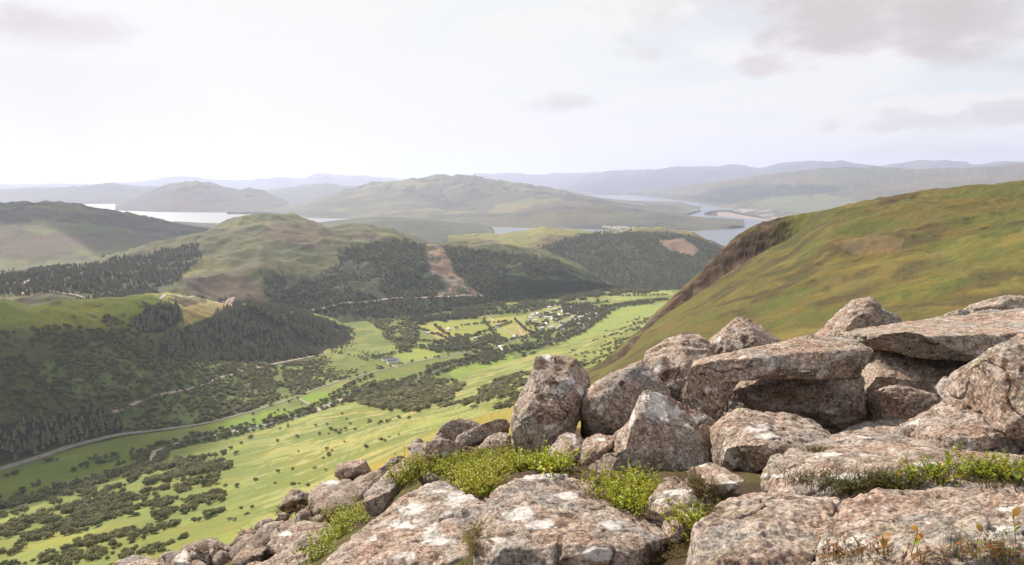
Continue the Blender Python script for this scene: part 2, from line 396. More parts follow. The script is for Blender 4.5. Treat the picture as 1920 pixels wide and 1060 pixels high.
HILLS['cen'] = Hill('far_hill', [sea([(430, 402), (500, 402), (560, 409), (690, 411), (760, 416), (870, 420), (1000, 425), (1100, 422), (1200, 415), (1290, 404), (1310, 398)]),
      [(430, 402, 9300), (560, 400, 9300), (700, 390, 9400), (820, 385, 9300), (900, 392, 8800), (1000, 388, 8600), (1100, 392, 8600), (1200, 396, 8800), (1290, 400, 9400), (1310, 397.5, 9800)],
      [(430, 401, 10500), (500, 396, 10500), (560, 386, 11000), (600, 373, 11500), (650, 358, 12000), (700, 347, 12000), (760, 334, 12000), (820, 327, 12000), (870, 330, 12000), (930, 340, 11500), (1000, 349, 11000), (1060, 358, 10700), (1100, 368, 10500), (1150, 377, 10300), (1200, 384, 10200), (1250, 390, 10100), (1290, 397, 10050), (1310, 397, 9990)], drop(400, 1350, 15500)],
     [22, 34, 12], 430, 1310, 700, far_paint((0.085, 0.088, 0.05), (0.06, 0.055, 0.04), 1100, cen_patch), M['far'], far_relief(110, 1500, 81), label='broad central hill across the loch with a rounded summit')
HILLS['cen2'] = Hill('far_hill', [sea([(820, 424), (900, 425), (1000, 428), (1100, 430), (1200, 433), (1290, 434), (1350, 431), (1392, 427.5)]),
      [(820, 423, 7400), (900, 416, 7600), (960, 400, 7900), (1040, 386, 8000), (1100, 384, 8000), (1150, 388, 7900), (1200, 394, 7800), (1260, 403, 7500), (1320, 411, 7300), (1360, 420, 7000), (1392, 427, 6800)], drop(780, 1420, 9000)],
     [30, 12], 820, 1392, 500, far_paint((0.085, 0.085, 0.045), (0.05, 0.05, 0.035), 700, lambda t, X, Y, Z, T, px, py: np.where((inpoly(px, py, [(1120, 424), (1200, 424), (1300, 434), (1180, 436)]) & (fbm(X/90, Y/90, None, 3, .5, 8) > 0))[..., None], (0.24, 0.22, 0.15), t)), M['far'], far_relief(75, 700, 91), label='low wooded headland tapering to a point in the loch')
HILLS['spit'] = Hill('headland', [sea([(1318, 403), (1335, 404), (1380, 408), (1420, 412), (1450, 416)]), [(1318, 401, 9300), (1335, 395, 9500), (1370, 393.5, 9500), (1378, 397, 9400), (1400, 402, 9200), (1450, 412, 8700)], drop(1300, 1500, 9900)],
     [10, 6], 1318, 1450, 120, far_paint((0.05, 0.055, 0.03), (0.04, 0.045, 0.025), 300, lambda t, X, Y, Z, T, px, py: np.where(((T < 0.6) & (px > 1345) & (px < 1440))[..., None], (0.26, 0.21, 0.185), t)), M['far'], None, label='wooded spit with a pale shore in the right loch')
HILLS['low'] = Hill('hill', [sea([(560, 470), (700, 470), (930, 460), (990, 446)]), [(560, 425, 6200), (640, 414, 6600), (700, 407.5, 6800), (760, 408, 6800), (820, 415, 6600), (870, 426, 6300), (930, 439, 6000), (990, 446, 5700)], drop(500, 1000, 7800)],
     [20, 10], 560, 990, 260, far_paint((0.05, 0.06, 0.03), (0.075, 0.085, 0.035), 420), M['far'], far_relief(30, 500, 101), label='low dark hill between the two lochs')
HILLS['low2'] = Hill('hill', [sea([(290, 440), (420, 440)]), [(290, 421, 7400), (330, 416, 7500), (370, 419, 7500), (420, 425, 7200)], drop(250, 450, 8300)],
     [8, 6], 290, 420, 120, far_paint((0.05, 0.06, 0.03), (0.075, 0.085, 0.035), 420), M['far'], None, label='small dark rise by the left loch shore')

# glen floor: broad flat ground with fields
def spread_noise(X, Y, s, seed): return fbm(X/s, Y/s, None, 5, 0.55, seed)
def valley_paint(X, Y, Z, T, px, py):
    n = spread_noise(X, Y, 160, 1); n2 = spread_noise(X, Y, 45, 2)
    t = shade3(X.shape, (0.118, 0.148, 0.036)); t = lerp3(t, (0.17, 0.19, 0.055), sstep(n, -0.1, 0.3)); t = lerp3(t, (0.09, 0.12, 0.03), sstep(n2, 0.15, 0.45)*0.7)
    for poly, c in FIELDS:
        m = inpoly(px+6*n2, py+2*n2, poly); t[m] = 0.78*np.array(c)+0.12*t[m]
    return t
FIELDS = [([(775, 608), (890, 598), (965, 625), (940, 650), (860, 645), (800, 625)], (0.24, 0.27, 0.06)),
          ([(905, 598), (985, 590), (985, 620), (930, 625)], (0.28, 0.29, 0.08)),
          ([(800, 625), (830, 615), (870, 640), (850, 645)], (0.33, 0.3, 0.1)),
          ([(730, 665), (780, 640), (850, 655), (800, 675), (750, 682)], (0.22, 0.27, 0.055)),
          ([(840, 700), (880, 680), (960, 668), (990, 690), (940, 715), (860, 715)], (0.19, 0.26, 0.05)),
          ([(560, 745), (600, 735), (650, 738), (640, 752), (590, 760)], (0.15, 0.25, 0.03)),
          ([(380, 800), (450, 785), (540, 765), (600, 765), (540, 785), (440, 803)], (0.16, 0.24, 0.035)),
          ([(1060, 640), (1130, 600), (1160, 575), (1250, 568), (1260, 575), (1180, 620), (1120, 650)], (0.24, 0.29, 0.08)),
          ([(1130, 552), (1260, 545), (1260, 553), (1150, 563)], (0.26, 0.3, 0.09)),
          ([(960, 620), (1000, 610), (1010, 625), (970, 640)], (0.3, 0.26, 0.08)),
          ([(985, 590), (1050, 565), (1120, 575), (1110, 610), (1040, 625), (1000, 620)], (0.25, 0.25, 0.1)),
          ([(0, 480), (200, 474), (330, 456), (380, 442), (420, 445), (300, 490), (120, 512), (0, 512)], (0.22, 0.25, 0.07)),
          ([(0, 890), (120, 860), (230, 850), (270, 860), (200, 890), (60, 930), (0, 930)], (0.12, 0.17, 0.03))]
def valley_z(d): return GLEN-1.0-sstep(d, 4300, 4800)*35
vl = [[(-900, ('dz', d, float(valley_z(np.array(d))))), (2800, ('dz', d, float(valley_z(np.array(d)))))] for d in (500, 900, 1400, 2000, 2800, 4200, 4850)]
HILLS['valley'] = Hill('valley_floor', vl, [14, 40, 50, 46, 30, 12], -700, 2300, 640, valley_paint, M['valley'], lambda X, Y, Z, T, D: 3.0*fbm(X/220, Y/220, None, 4, .5, 4)+1.2*fbm(X/40, Y/40, None, 3, .5, 6), label='green floor of the glen with fields')
# west side: long left hill
def left_paint(X, Y, Z, T, px, py):
    n = spread_noise(X, Y, 420, 3); n2 = spread_noise(X, Y, 130, 4); t = shade3(X.shape, (0.085, 0.08, 0.045))
    t = lerp3(t, (0.12, 0.14, 0.045), sstep(n, -0.05, 0.3)); t = lerp3(t, (0.055, 0.05, 0.035), sstep(n2, 0.1, 0.4)*0.8)
    m = inpoly(px+20*n2, py+14*n2, [(-300, 440), (150, 440), (330, 440), (260, 462), (0, 478), (-300, 480)]); t = np.where(m[..., None], t*0.45+np.array((0.11, 0.075, 0.06))*0.55, t)
    return t
HILLS['left'] = Hill('hill', [drop(-600, 500, 3300, -455), [(-600, ('dz', 4000, -424)), (0, ('dz', 4100, -424)), (200, ('dz', 4250, -425)), (470, ('dz', 4350, -425))], [(-600, 430, 4900), (0, 425, 4900), (150, 425, 4950), (250, 432, 4950), (330, 437, 4900), (400, 439, 4800), (470, 437.5, 4700)],
     [(-600, 396, 5600), (-100, 392, 5600), (0, 386, 5600), (80, 382, 5600), (150, 387, 5600), (190, 394, 5600), (250, 404, 5500), (320, 419, 5300), (370, 430, 5100), (420, 437, 4950), (470, 437, 4850)], drop(-700, 600, 7200)],
     [6, 24, 30, 10], -600, 470, 520, left_paint, M['hill'], far_relief(75, 700, 111), label='dark heathery hill at far left above green fields')
# the middle hills on the far side of the glen
F4 = [(490, 522), (560, 512), (625, 498), (640, 468), (700, 458), (760, 452), (800, 462), (830, 462), (900, 470), (1000, 480), (1060, 492), (1110, 512), (1150, 540), (1000, 556), (900, 572), (780, 592), (640, 606), (560, 592), (500, 560)]
SLIP = [(803, 458), (828, 460), (846, 490), (852, 512), (880, 535), (908, 553), (870, 556), (815, 556), (832, 540), (806, 512), (800, 476)]
F2 = [(-200, 525), (0, 517), (100, 503), (200, 490), (300, 472), (372, 452), (376, 480), (352, 505), (330, 530), (270, 546), (150, 551), (60, 551), (0, 549), (-200, 552)]
def mid_paint(X, Y, Z, T, px, py):
    n = spread_noise(X, Y, 260, 5); n2 = spread_noise(X, Y, 70, 6); t = shade3(X.shape, (0.078, 0.085, 0.032))
    t = lerp3(t, (0.13, 0.132, 0.05), sstep(n, 0.0, 0.3)); t = lerp3(t, (0.08, 0.065, 0.042), sstep(n2+.4*n, 0.0, 0.35)*0.85)
    m = inpoly(px, py, [(520, 418), (600, 418), (625, 440), (600, 468), (530, 455), (490, 440)]); t = np.where(m[..., None], t*0.35+np.array((0.09, 0.065, 0.045))*0.65, t)
    m = inpoly(px+8*n2, py, [(350, 520), (470, 520), (490, 560), (430, 570), (340, 556)]); t = np.where(m[..., None], t*0.4+np.array((0.08, 0.055, 0.04))*0.6, t)
    for F in (F4, F2):
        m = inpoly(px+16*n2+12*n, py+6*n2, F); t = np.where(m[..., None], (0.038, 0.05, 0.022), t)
    n3 = fbm(X/30, Y/30, None, 4, .6, 66); m = inpoly(px+14*n2+7*n3, py+5*n3, SLIP)*sstep(n3+.6*n2, -0.35, 0.05)*0.85; t = lerp3(t, np.array((0.2, 0.145, 0.11)), m)
    return t
def mid_relief(X, Y, Z, T, D):
    up = sstep(Z-GLEN, 5, 90)
    return up*(40*ridged(X/420+.3, Y/420, 4, 0.55, 121)-10+13*fbm(X/130, Y/130, None, 4, .5, 123)+4*ridged(X/110, Y/60, 3, .55, 125))
HILLS['mid'] = Hill('hill', [[(-600, 590, 2000), (0, 585, 2000), (300, 590, 2050), (450, 598, 2080), (560, 604, ('z', -425)), (640, 607, ('z', -425)), (780, 594, ('z', -425)), (900, 574, ('z', -425)), (1000, 559, ('z', -425)), (1100, 547, ('z', -425)), (1170, 542, ('z', -425))],
     [(-600, 560, 2350), (0, 552, 2300), (200, 548, 2320), (330, 530, 2350), (420, 495, 2550), (470, 478, 2620), (540, 490, 2560), (600, 500, 2560), (700, 505, 2560), (800, 512, 2550), (900, 515, 2600), (1000, 520, 2620), (1100, 533, 2700), (1170, 541, 2800)],
     [(-600, 528, 2800), (0, 517, 2800), (100, 503, 2850), (200, 487, 2950), (300, 462, 3050), (370, 438, 3150), (430, 413, 3200), (490, 404, 3250), (545, 403, 3250), (580, 410, 3200), (620, 424, 3150), (680, 417, 3150), (720, 428, 3100), (760, 442, 3050), (810, 452, 3000), (860, 454, 3000), (900, 459, 3000), (960, 468, 3000), (1020, 480, 3000), (1060, 492, 2950), (1100, 511, 2900), (1130, 528, 2880), (1170, 540, 2870)],
     [(-600, ('dz', 3250, -430)), (300, ('dz', 3500, -430)), (500, ('dz', 4100, -430)), (800, ('dz', 3800, -430)), (1200, ('dz', 3200, -430))]],
     [50, 60, 14], -600, 1170, 760, mid_paint, M['hill'], mid_relief, label='knobbly green hill with forest on its slope, mid distance')
F5 = [(960, 485), (1000, 470), (1050, 452), (1100, 440), (1200, 434), (1300, 443), (1352, 465), (1440, 540), (1260, 546), (1150, 541), (1100, 512)]
BARE = [(1235, 452), (1280, 446), (1312, 468), (1300, 480), (1255, 470)]
def mid2_paint(X, Y, Z, T, px, py):
    n = spread_noise(X, Y, 260, 7); n2 = spread_noise(X, Y, 80, 8); t = shade3(X.shape, (0.16, 0.165, 0.055)); t = lerp3(t, (0.11, 0.095, 0.05), sstep(n, -0.05, 0.3))
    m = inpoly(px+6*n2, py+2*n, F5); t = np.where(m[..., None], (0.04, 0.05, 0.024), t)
    m = inpoly(px+5*n2, py+2*n2, BARE); t = np.where(m[..., None], (0.17, 0.12, 0.085), t)
    return t
HILLS['mid2'] = Hill('hill', [[(840, 520, 3150), (940, 520, 3150), (1050, 548, ('z', -427)), (1150, 545, ('z', -427)), (1250, 545, ('z', -427)), (1350, 540, ('z', -428)), (1500, 545, ('z', -427)), (1700, 545, ('z', -427))],
     [(840, 450, 3600), (940, 455, 3600), (1000, 462, 3500), (1100, 480, 3300), (1200, 488, 3250), (1300, 492, 3250), (1380, 510, 3150), (1500, 541, 3050), (1700, 543, 3000)],
     [(840, 444, 4000), (900, 441, 4000), (940, 437, 4000), (1000, 431, 4000), (1060, 429, 4000), (1100, 432, 3950), (1150, 435, 3900), (1200, 431, 3850), (1250, 431, 3800), (1300, 440, 3750), (1330, 452, 3700), (1356, 466, 3650), (1400, 495, 3500), (1450, 525, 3350), (1500, 539, 3250), (1700, 542, 3200)], drop(800, 1750, 4850, -455)],
     [40, 40, 12], 840, 1700, 520, mid2_paint, M['hill'], lambda X, Y, Z, T, D: sstep(Z-GLEN, 5, 90)*(26*ridged(X/380, Y/380, 4, .55, 131)-7+9*fbm(X/120, Y/120, None, 4, .5, 133)), label='forested hill beside the loch, right of centre')
# spur with the plantation, in front
F1A = [(243, 598), (288, 572), (335, 570), (344, 600), (312, 622), (262, 626)]
F1B = [(292, 668), (300, 640), (350, 612), (400, 592), (450, 574), (520, 566), (572, 586), (650, 618), (735, 640), (745, 655), (690, 684), (650, 672), (612, 664), (560, 672), (520, 679), (420, 676), (330, 674)]
F3 = [(-200, 830), (0, 800), (80, 782), (200, 765), (236, 788), (228, 812), (130, 833), (0, 872), (-200, 920)]
SCRUB = [(60, 690), (180, 640), (255, 628), (292, 670), (420, 680), (520, 684), (612, 668), (650, 676), (720, 690), (650, 708), (600, 722), (500, 756), (400, 784), (300, 802), (235, 806), (215, 770), (120, 740)]
DARKSLOPE = [(-300, 640), (0, 620), (120, 610), (200, 620), (240, 640), (180, 660), (90, 700), (200, 765), (100, 780), (0, 800), (-300, 830)]
def spur_paint(X, Y, Z, T, px, py):
    n = spread_noise(X, Y, 120, 9); n2 = spread_noise(X, Y, 35, 10); t = shade3(X.shape, (0.17, 0.2, 0.03))
    t = lerp3(t, (0.11, 0.12, 0.03), sstep(n, 0.0, 0.3)); t = lerp3(t, (0.07, 0.06, 0.03), sstep(n2+0.5*n, 0.15, 0.45))
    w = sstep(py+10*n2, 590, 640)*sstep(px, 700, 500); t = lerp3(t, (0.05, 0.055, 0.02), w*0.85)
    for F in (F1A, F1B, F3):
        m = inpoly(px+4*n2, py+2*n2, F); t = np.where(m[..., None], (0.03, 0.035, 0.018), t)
    m = inpoly(px+8*n2, py+3*n2, SCRUB); t = np.where(m[..., None], np.array((0.1, 0.13, 0.04))*(1+0.5*n2[..., None]), t)
    m = inpoly(px+4*n2, py+2*n2, [(340, 578), (380, 568), (430, 565), (445, 574), (370, 602), (348, 612)]); t = np.where(m[..., None], (0.22, 0.19, 0.07), t)
    return t
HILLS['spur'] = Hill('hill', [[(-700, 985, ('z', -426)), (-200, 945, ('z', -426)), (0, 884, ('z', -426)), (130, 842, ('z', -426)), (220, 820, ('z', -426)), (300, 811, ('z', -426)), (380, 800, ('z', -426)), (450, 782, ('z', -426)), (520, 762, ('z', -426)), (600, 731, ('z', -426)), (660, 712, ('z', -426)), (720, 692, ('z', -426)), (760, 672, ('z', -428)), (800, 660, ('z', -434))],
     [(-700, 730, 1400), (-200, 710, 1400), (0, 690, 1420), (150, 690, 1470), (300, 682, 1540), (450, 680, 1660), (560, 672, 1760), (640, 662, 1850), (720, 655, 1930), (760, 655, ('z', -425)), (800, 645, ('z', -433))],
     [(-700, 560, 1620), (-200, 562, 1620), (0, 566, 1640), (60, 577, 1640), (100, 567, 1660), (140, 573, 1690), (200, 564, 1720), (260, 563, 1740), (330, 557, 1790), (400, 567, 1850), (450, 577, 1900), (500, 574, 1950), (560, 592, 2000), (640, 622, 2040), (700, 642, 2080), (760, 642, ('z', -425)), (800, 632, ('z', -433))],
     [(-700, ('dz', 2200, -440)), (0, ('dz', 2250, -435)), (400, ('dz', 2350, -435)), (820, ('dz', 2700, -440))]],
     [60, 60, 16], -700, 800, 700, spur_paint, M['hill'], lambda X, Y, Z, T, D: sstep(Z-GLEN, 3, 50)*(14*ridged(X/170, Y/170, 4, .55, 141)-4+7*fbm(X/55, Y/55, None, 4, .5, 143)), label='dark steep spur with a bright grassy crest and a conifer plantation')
# our own mountainside falling to the glen
def near_paint(X, Y, Z, T, px, py):
    n = spread_noise(X, Y, 90, 12); n2 = fbm(X/30+Y/90, Y/14-X/60, None, 5, .55, 13); t = shade3(X.shape, (0.125, 0.152, 0.038))
    w = sstep(n2+0.5*n, -0.05, 0.22)*sstep(px, 380, 560); t = lerp3(t, (0.25, 0.25, 0.1), w*0.85)
    t = lerp3(t, (0.2, 0.23, 0.05), sstep(n, 0.1, 0.4)*0.5)
    t = lerp3(t, (0.22, 0.18, 0.035), sstep(T+0.3*n, 2.3, 1.7)*sstep(px, 560, 690)); t = lerp3(t, (0.2, 0.16, 0.03), sstep(T, 1.2, 0.7))
    return t
nl = [[(-900, 1500, 14), (0, 1260, 14), (300, 1130, 14), (560, 1020, 14), (700, 950, 14), (800, 895, 14), (950, 850, 14), (1200, 790, 15), (1500, 720, 16), (1900, 660, 18), (2500, 640, 20)],
      [(-900, 1330, 90), (0, 1200, 90), (300, 1080, 90), (560, 985, 95), (700, 915, 100), (800, 860, 110), (950, 815, 120), (1120, 760, 140), (1350, 725, 160), (1900, 680, 200)],
      [(-900, 1250, 300), (0, 1140, 320), (300, 1040, 340), (560, 940, 360), (700, 872, 380), (800, 825, 420), (950, 770, 520), (1120, 710, 700), (1200, 650, 1000), (1900, 640, 1000)],
      [(-900, 1150, 560), (0, 1040, 640), (200, 975, 680), (400, 905, 760), (600, 838, 830), (700, 800, 900), (850, 755, 1050), (1000, 700, 1250), (1120, 655, 1500), (1200, 620, 1750), (1900, 600, 1900)],
      [(-900, 1050, ('z', -428)), (0, 945, ('z', -428)), (200, 880, ('z', -428)), (300, 848, ('z', -428)), (400, 826, ('z', -428)), (520, 798, ('z', -428)), (620, 764, ('z', -428)), (700, 745, ('z', -428)), (850, 715, ('z', -428)), (1000, 665, ('z', -428)), (1100, 635, ('z', -428)), (1200, 598, ('z', -428)), (1900, 560, ('z', -428))]]
HILLS['near'] = Hill('hillside', nl, [16, 20, 56, 90], -700, 1500, 620, near_paint, M['valley'], lambda X, Y, Z, T, D: np.clip(T-0.7, 0, 1)*(5*fbm(X/120, Y/120, None, 4, .5, 151)+2.5*ridged(X/60+Y/200, Y/28, 3, .5, 153)), label='bright green mountainside falling from the rocks to the glen')
# shoulder on the right
def sh_paint(X, Y, Z, T, px, py):
    n = spread_noise(X, Y, 90, 14); n2 = spread_noise(X, Y, 26, 15); t = shade3(X.shape, (0.092, 0.08, 0.02))
    t = lerp3(t, (0.132, 0.114, 0.03), sstep(n, -0.05, 0.3)); t = lerp3(t, (0.05, 0.042, 0.018), sstep(n2+0.4*n, 0.05, 0.35)*0.8)
    t = lerp3(t, (0.075, 0.09, 0.017), sstep(fbm(X/50, Y/50, None, 4, .5, 16), 0.05, 0.35)*0.6)
    w = sstep(T, 2.02, 2.12)*sstep(T, 3.02, 2.9)*sstep(px+20*n2, 1520, 1410)*sstep(px, 1130, 1180); q = fbm(X/7, Y/7+Z/6, None, 4, .6, 17); rk = np.array((0.05, 0.034, 0.024))*(1-sstep(q, -.1, .35))[..., None]+np.array((0.115, 0.083, 0.057))*sstep(q, -.1, .35)[..., None]
    w = w*sstep(q+0.9*sstep(T, 3.0, 2.6), -0.1, 0.2); t = t*(1-w[..., None])+rk*w[..., None]
    m = inpoly(px+8*n2, py+5*n2, [(1560, 455), (1640, 440), (1700, 450), (1690, 475), (1600, 478)]); t = np.where(m[..., None], t*0.5+np.array((0.15, 0.11, 0.06))*0.5, t)
    return t
HILLS['shoulder'] = Hill('hill', [[(1030, 800, 220), (1100, 780, 220), (1300, 720, 220), (1500, 670, 220), (1920, 640, 220), (2700, 640, 220)],
     [(1030, 745, 430), (1100, 728, 430), (1200, 660, 440), (1300, 610, 450), (1500, 540, 450), (1700, 490, 450), (1920, 455, 430), (2700, 430, 430)],
     [(1030, 725, 640), (1090, 706, 640), (1130, 694, 640), (1170, 672, 640), (1208, 624, 655), (1254, 588, 655), (1280, 572, 655), (1314, 552, 655), (1348, 530, 655), (1382, 511, 655), (1416, 487, 655), (1450, 466, 655), (1484, 450, 655), (1512, 430, 640), (1560, 412, 620), (1700, 396, 600), (1920, 380, 580), (2700, 370, 580)],
     [(1030, 722, 700), (1090, 702, 700), (1130, 684, 700), (1171, 650, 700), (1212, 610, 700), (1254, 565, 700), (1296, 525, 700), (1317, 505, 700), (1348, 474, 700), (1382, 446, 700), (1416, 426, 700), (1450, 412, 700), (1512, 402, 700), (1560, 392, 700), (1620, 377, 700), (1700, 364, 700), (1800, 350, 700), (1920, 342, 700), (2100, 338, 700), (2700, 335, 700)],
     [(1000, ('dz', 1050, -330)), (1300, ('dz', 1000, -230)), (1500, ('dz', 1000, -120)), (2000, ('dz', 1100, -90)), (2700, ('dz', 1200, -90))],
     [(1000, ('dz', 1700, -440)), (2700, ('dz', 1900, -440))]],
     [26, 60, 36, 12, 10], 1030, 2700, 760, sh_paint, M['slope'], lambda X, Y, Z, T, D: sstep(T, 0.1, 0.6)*(5.0*fbm(X/70, Y/70, None, 5, .5, 161)+1.5*ridged(X/24, Y/24, 3, .55, 163)) - 0*X
     - 9*np.exp(-((T-2.35)/0.2)**2)*sstep(np.arctan2(X, Y), 0.40, 0.36)*sstep(np.arctan2(X, Y), 0.12, 0.2) + sstep(T, 2.1, 2.3)*sstep(T, 3.0, 2.8)*sstep(np.arctan2(X, Y), 0.40, 0.36)*4.0*ridged(X/13, Y/13+Z/7, 4, .6, 167), label='big olive green grassy shoulder with a brown gully, right')
GL = ['valley', 'spur', 'near', 'mid', 'mid2', 'left', 'shoulder']
def hit(px, py, keys):
    best = None
    for k in keys:
        h = HILLS[k].hit(px, py)
        if h is not None and (best is None or h[0]**2+h[1]**2 < best[0]**2+best[1]**2): best = h
    return best
def height(x, y, keys=GL): return max(HILLS[k].height(x, y) for k in keys)

# haze over the whole place
def build_haze():
    bm = bmesh.new(); bmesh.ops.create_cube(bm, size=1.0); me = bpy.data.meshes.new('haze'); bm.to_mesh(me); bm.free()
    o = link('haze', me); z0, z1 = SEA-12, 900.0
    o.scale = (210000, 105000, z1-z0); o.location = (0, 52500-2000, (z0+z1)/2); o['kind'] = 'stuff'; o['label'] = 'thin bluish haze in the air'
    m = bpy.data.materials.new('haze_air'); m.use_nodes = True; N = NT(m.node_tree); N.n.clear()
    out = N.node('ShaderNodeOutputMaterial'); v = N.node('ShaderNodeVolumePrincipled')
    v.inputs['Color'].default_value = (0.63, 0.70, 0.97, 1); v.inputs['Density'].default_value = HAZE; v.inputs['Anisotropy'].default_value = 0.3
    N.l.new(v.outputs[0], out.inputs['Volume']); me.materials.append(m)
# two cumulus clouds high over the glen, above and left of the view: their shadows lie on the left-hand hills
def cloud(loc, size, seed):
    r = np.random.default_rng(seed); bm = bmesh.new()
    for i in range(16):
        q = (r.normal()*.42, r.normal()*.3, abs(r.normal())*.1); k = r.uniform(.16, .34)
        bmesh.ops.create_icosphere(bm, subdivisions=2, radius=k*size, matrix=Matrix.Translation(Vector(q)*size))
    me0 = bpy.data.meshes.new('t'); bm.to_mesh(me0); bm.free(); o = bpy.data.objects.new('tmp', me0); COL.objects.link(o)
    md = o.modifiers.new('r', 'REMESH'); md.mode = 'VOXEL'; md.voxel_size = size/28; me = bpy.data.meshes.new_from_object(o.evaluated_get(bpy.context.evaluated_depsgraph_get())); bpy.data.objects.remove(o)
    n = len(me.vertices); co = np.empty(n*3, np.float32); me.vertices.foreach_get('co', co); co = co.reshape(n, 3).astype(float); a = np.empty(n*3, np.float32); me.vertex_normals.foreach_get('vector', a)
    d = fbm(*(co/size*5).T, 4, .55, seed)*size*.07; co += a.reshape(n, 3)*d[:, None]; co[:, 2] = np.maximum(co[:, 2], -size*.12); me.vertices.foreach_set('co', co.astype(np.float32).ravel()); me.update(); me.name = 'cloud'
    o = link('cloud', me); o.location = loc; o['kind'] = 'structure'; o['label'] = 'white cumulus cloud above the glen'
    m = bpy.data.materials.get('cloud_mist')
    if m is None:
        m = bpy.data.materials.new('cloud_mist'); m.use_nodes = True; N = NT(m.node_tree); N.n.clear(); out = N.node('ShaderNodeOutputMaterial'); v = N.node('ShaderNodeVolumePrincipled')
        v.inputs['Color'].default_value = (0.98, 0.98, 0.98, 1); v.inputs['Density'].default_value = 0.006; v.inputs['Anisotropy'].default_value = 0.3; N.l.new(v.outputs[0], out.inputs['Volume'])
    me.materials.append(m)
def over(x, y, z, alt):                      # where a cloud must float for its shadow to fall on (x, y, z)
    k = (alt-z)/sdir.z; return (x+sdir.x*k, y+sdir.y*k, alt)
cloud(over(-900, 1190, -400, 1500), 600, 1)
cloud(over(-2600, 4700, -300, 2600), 1000, 5)
HAZE = 3.9e-5
build_haze()

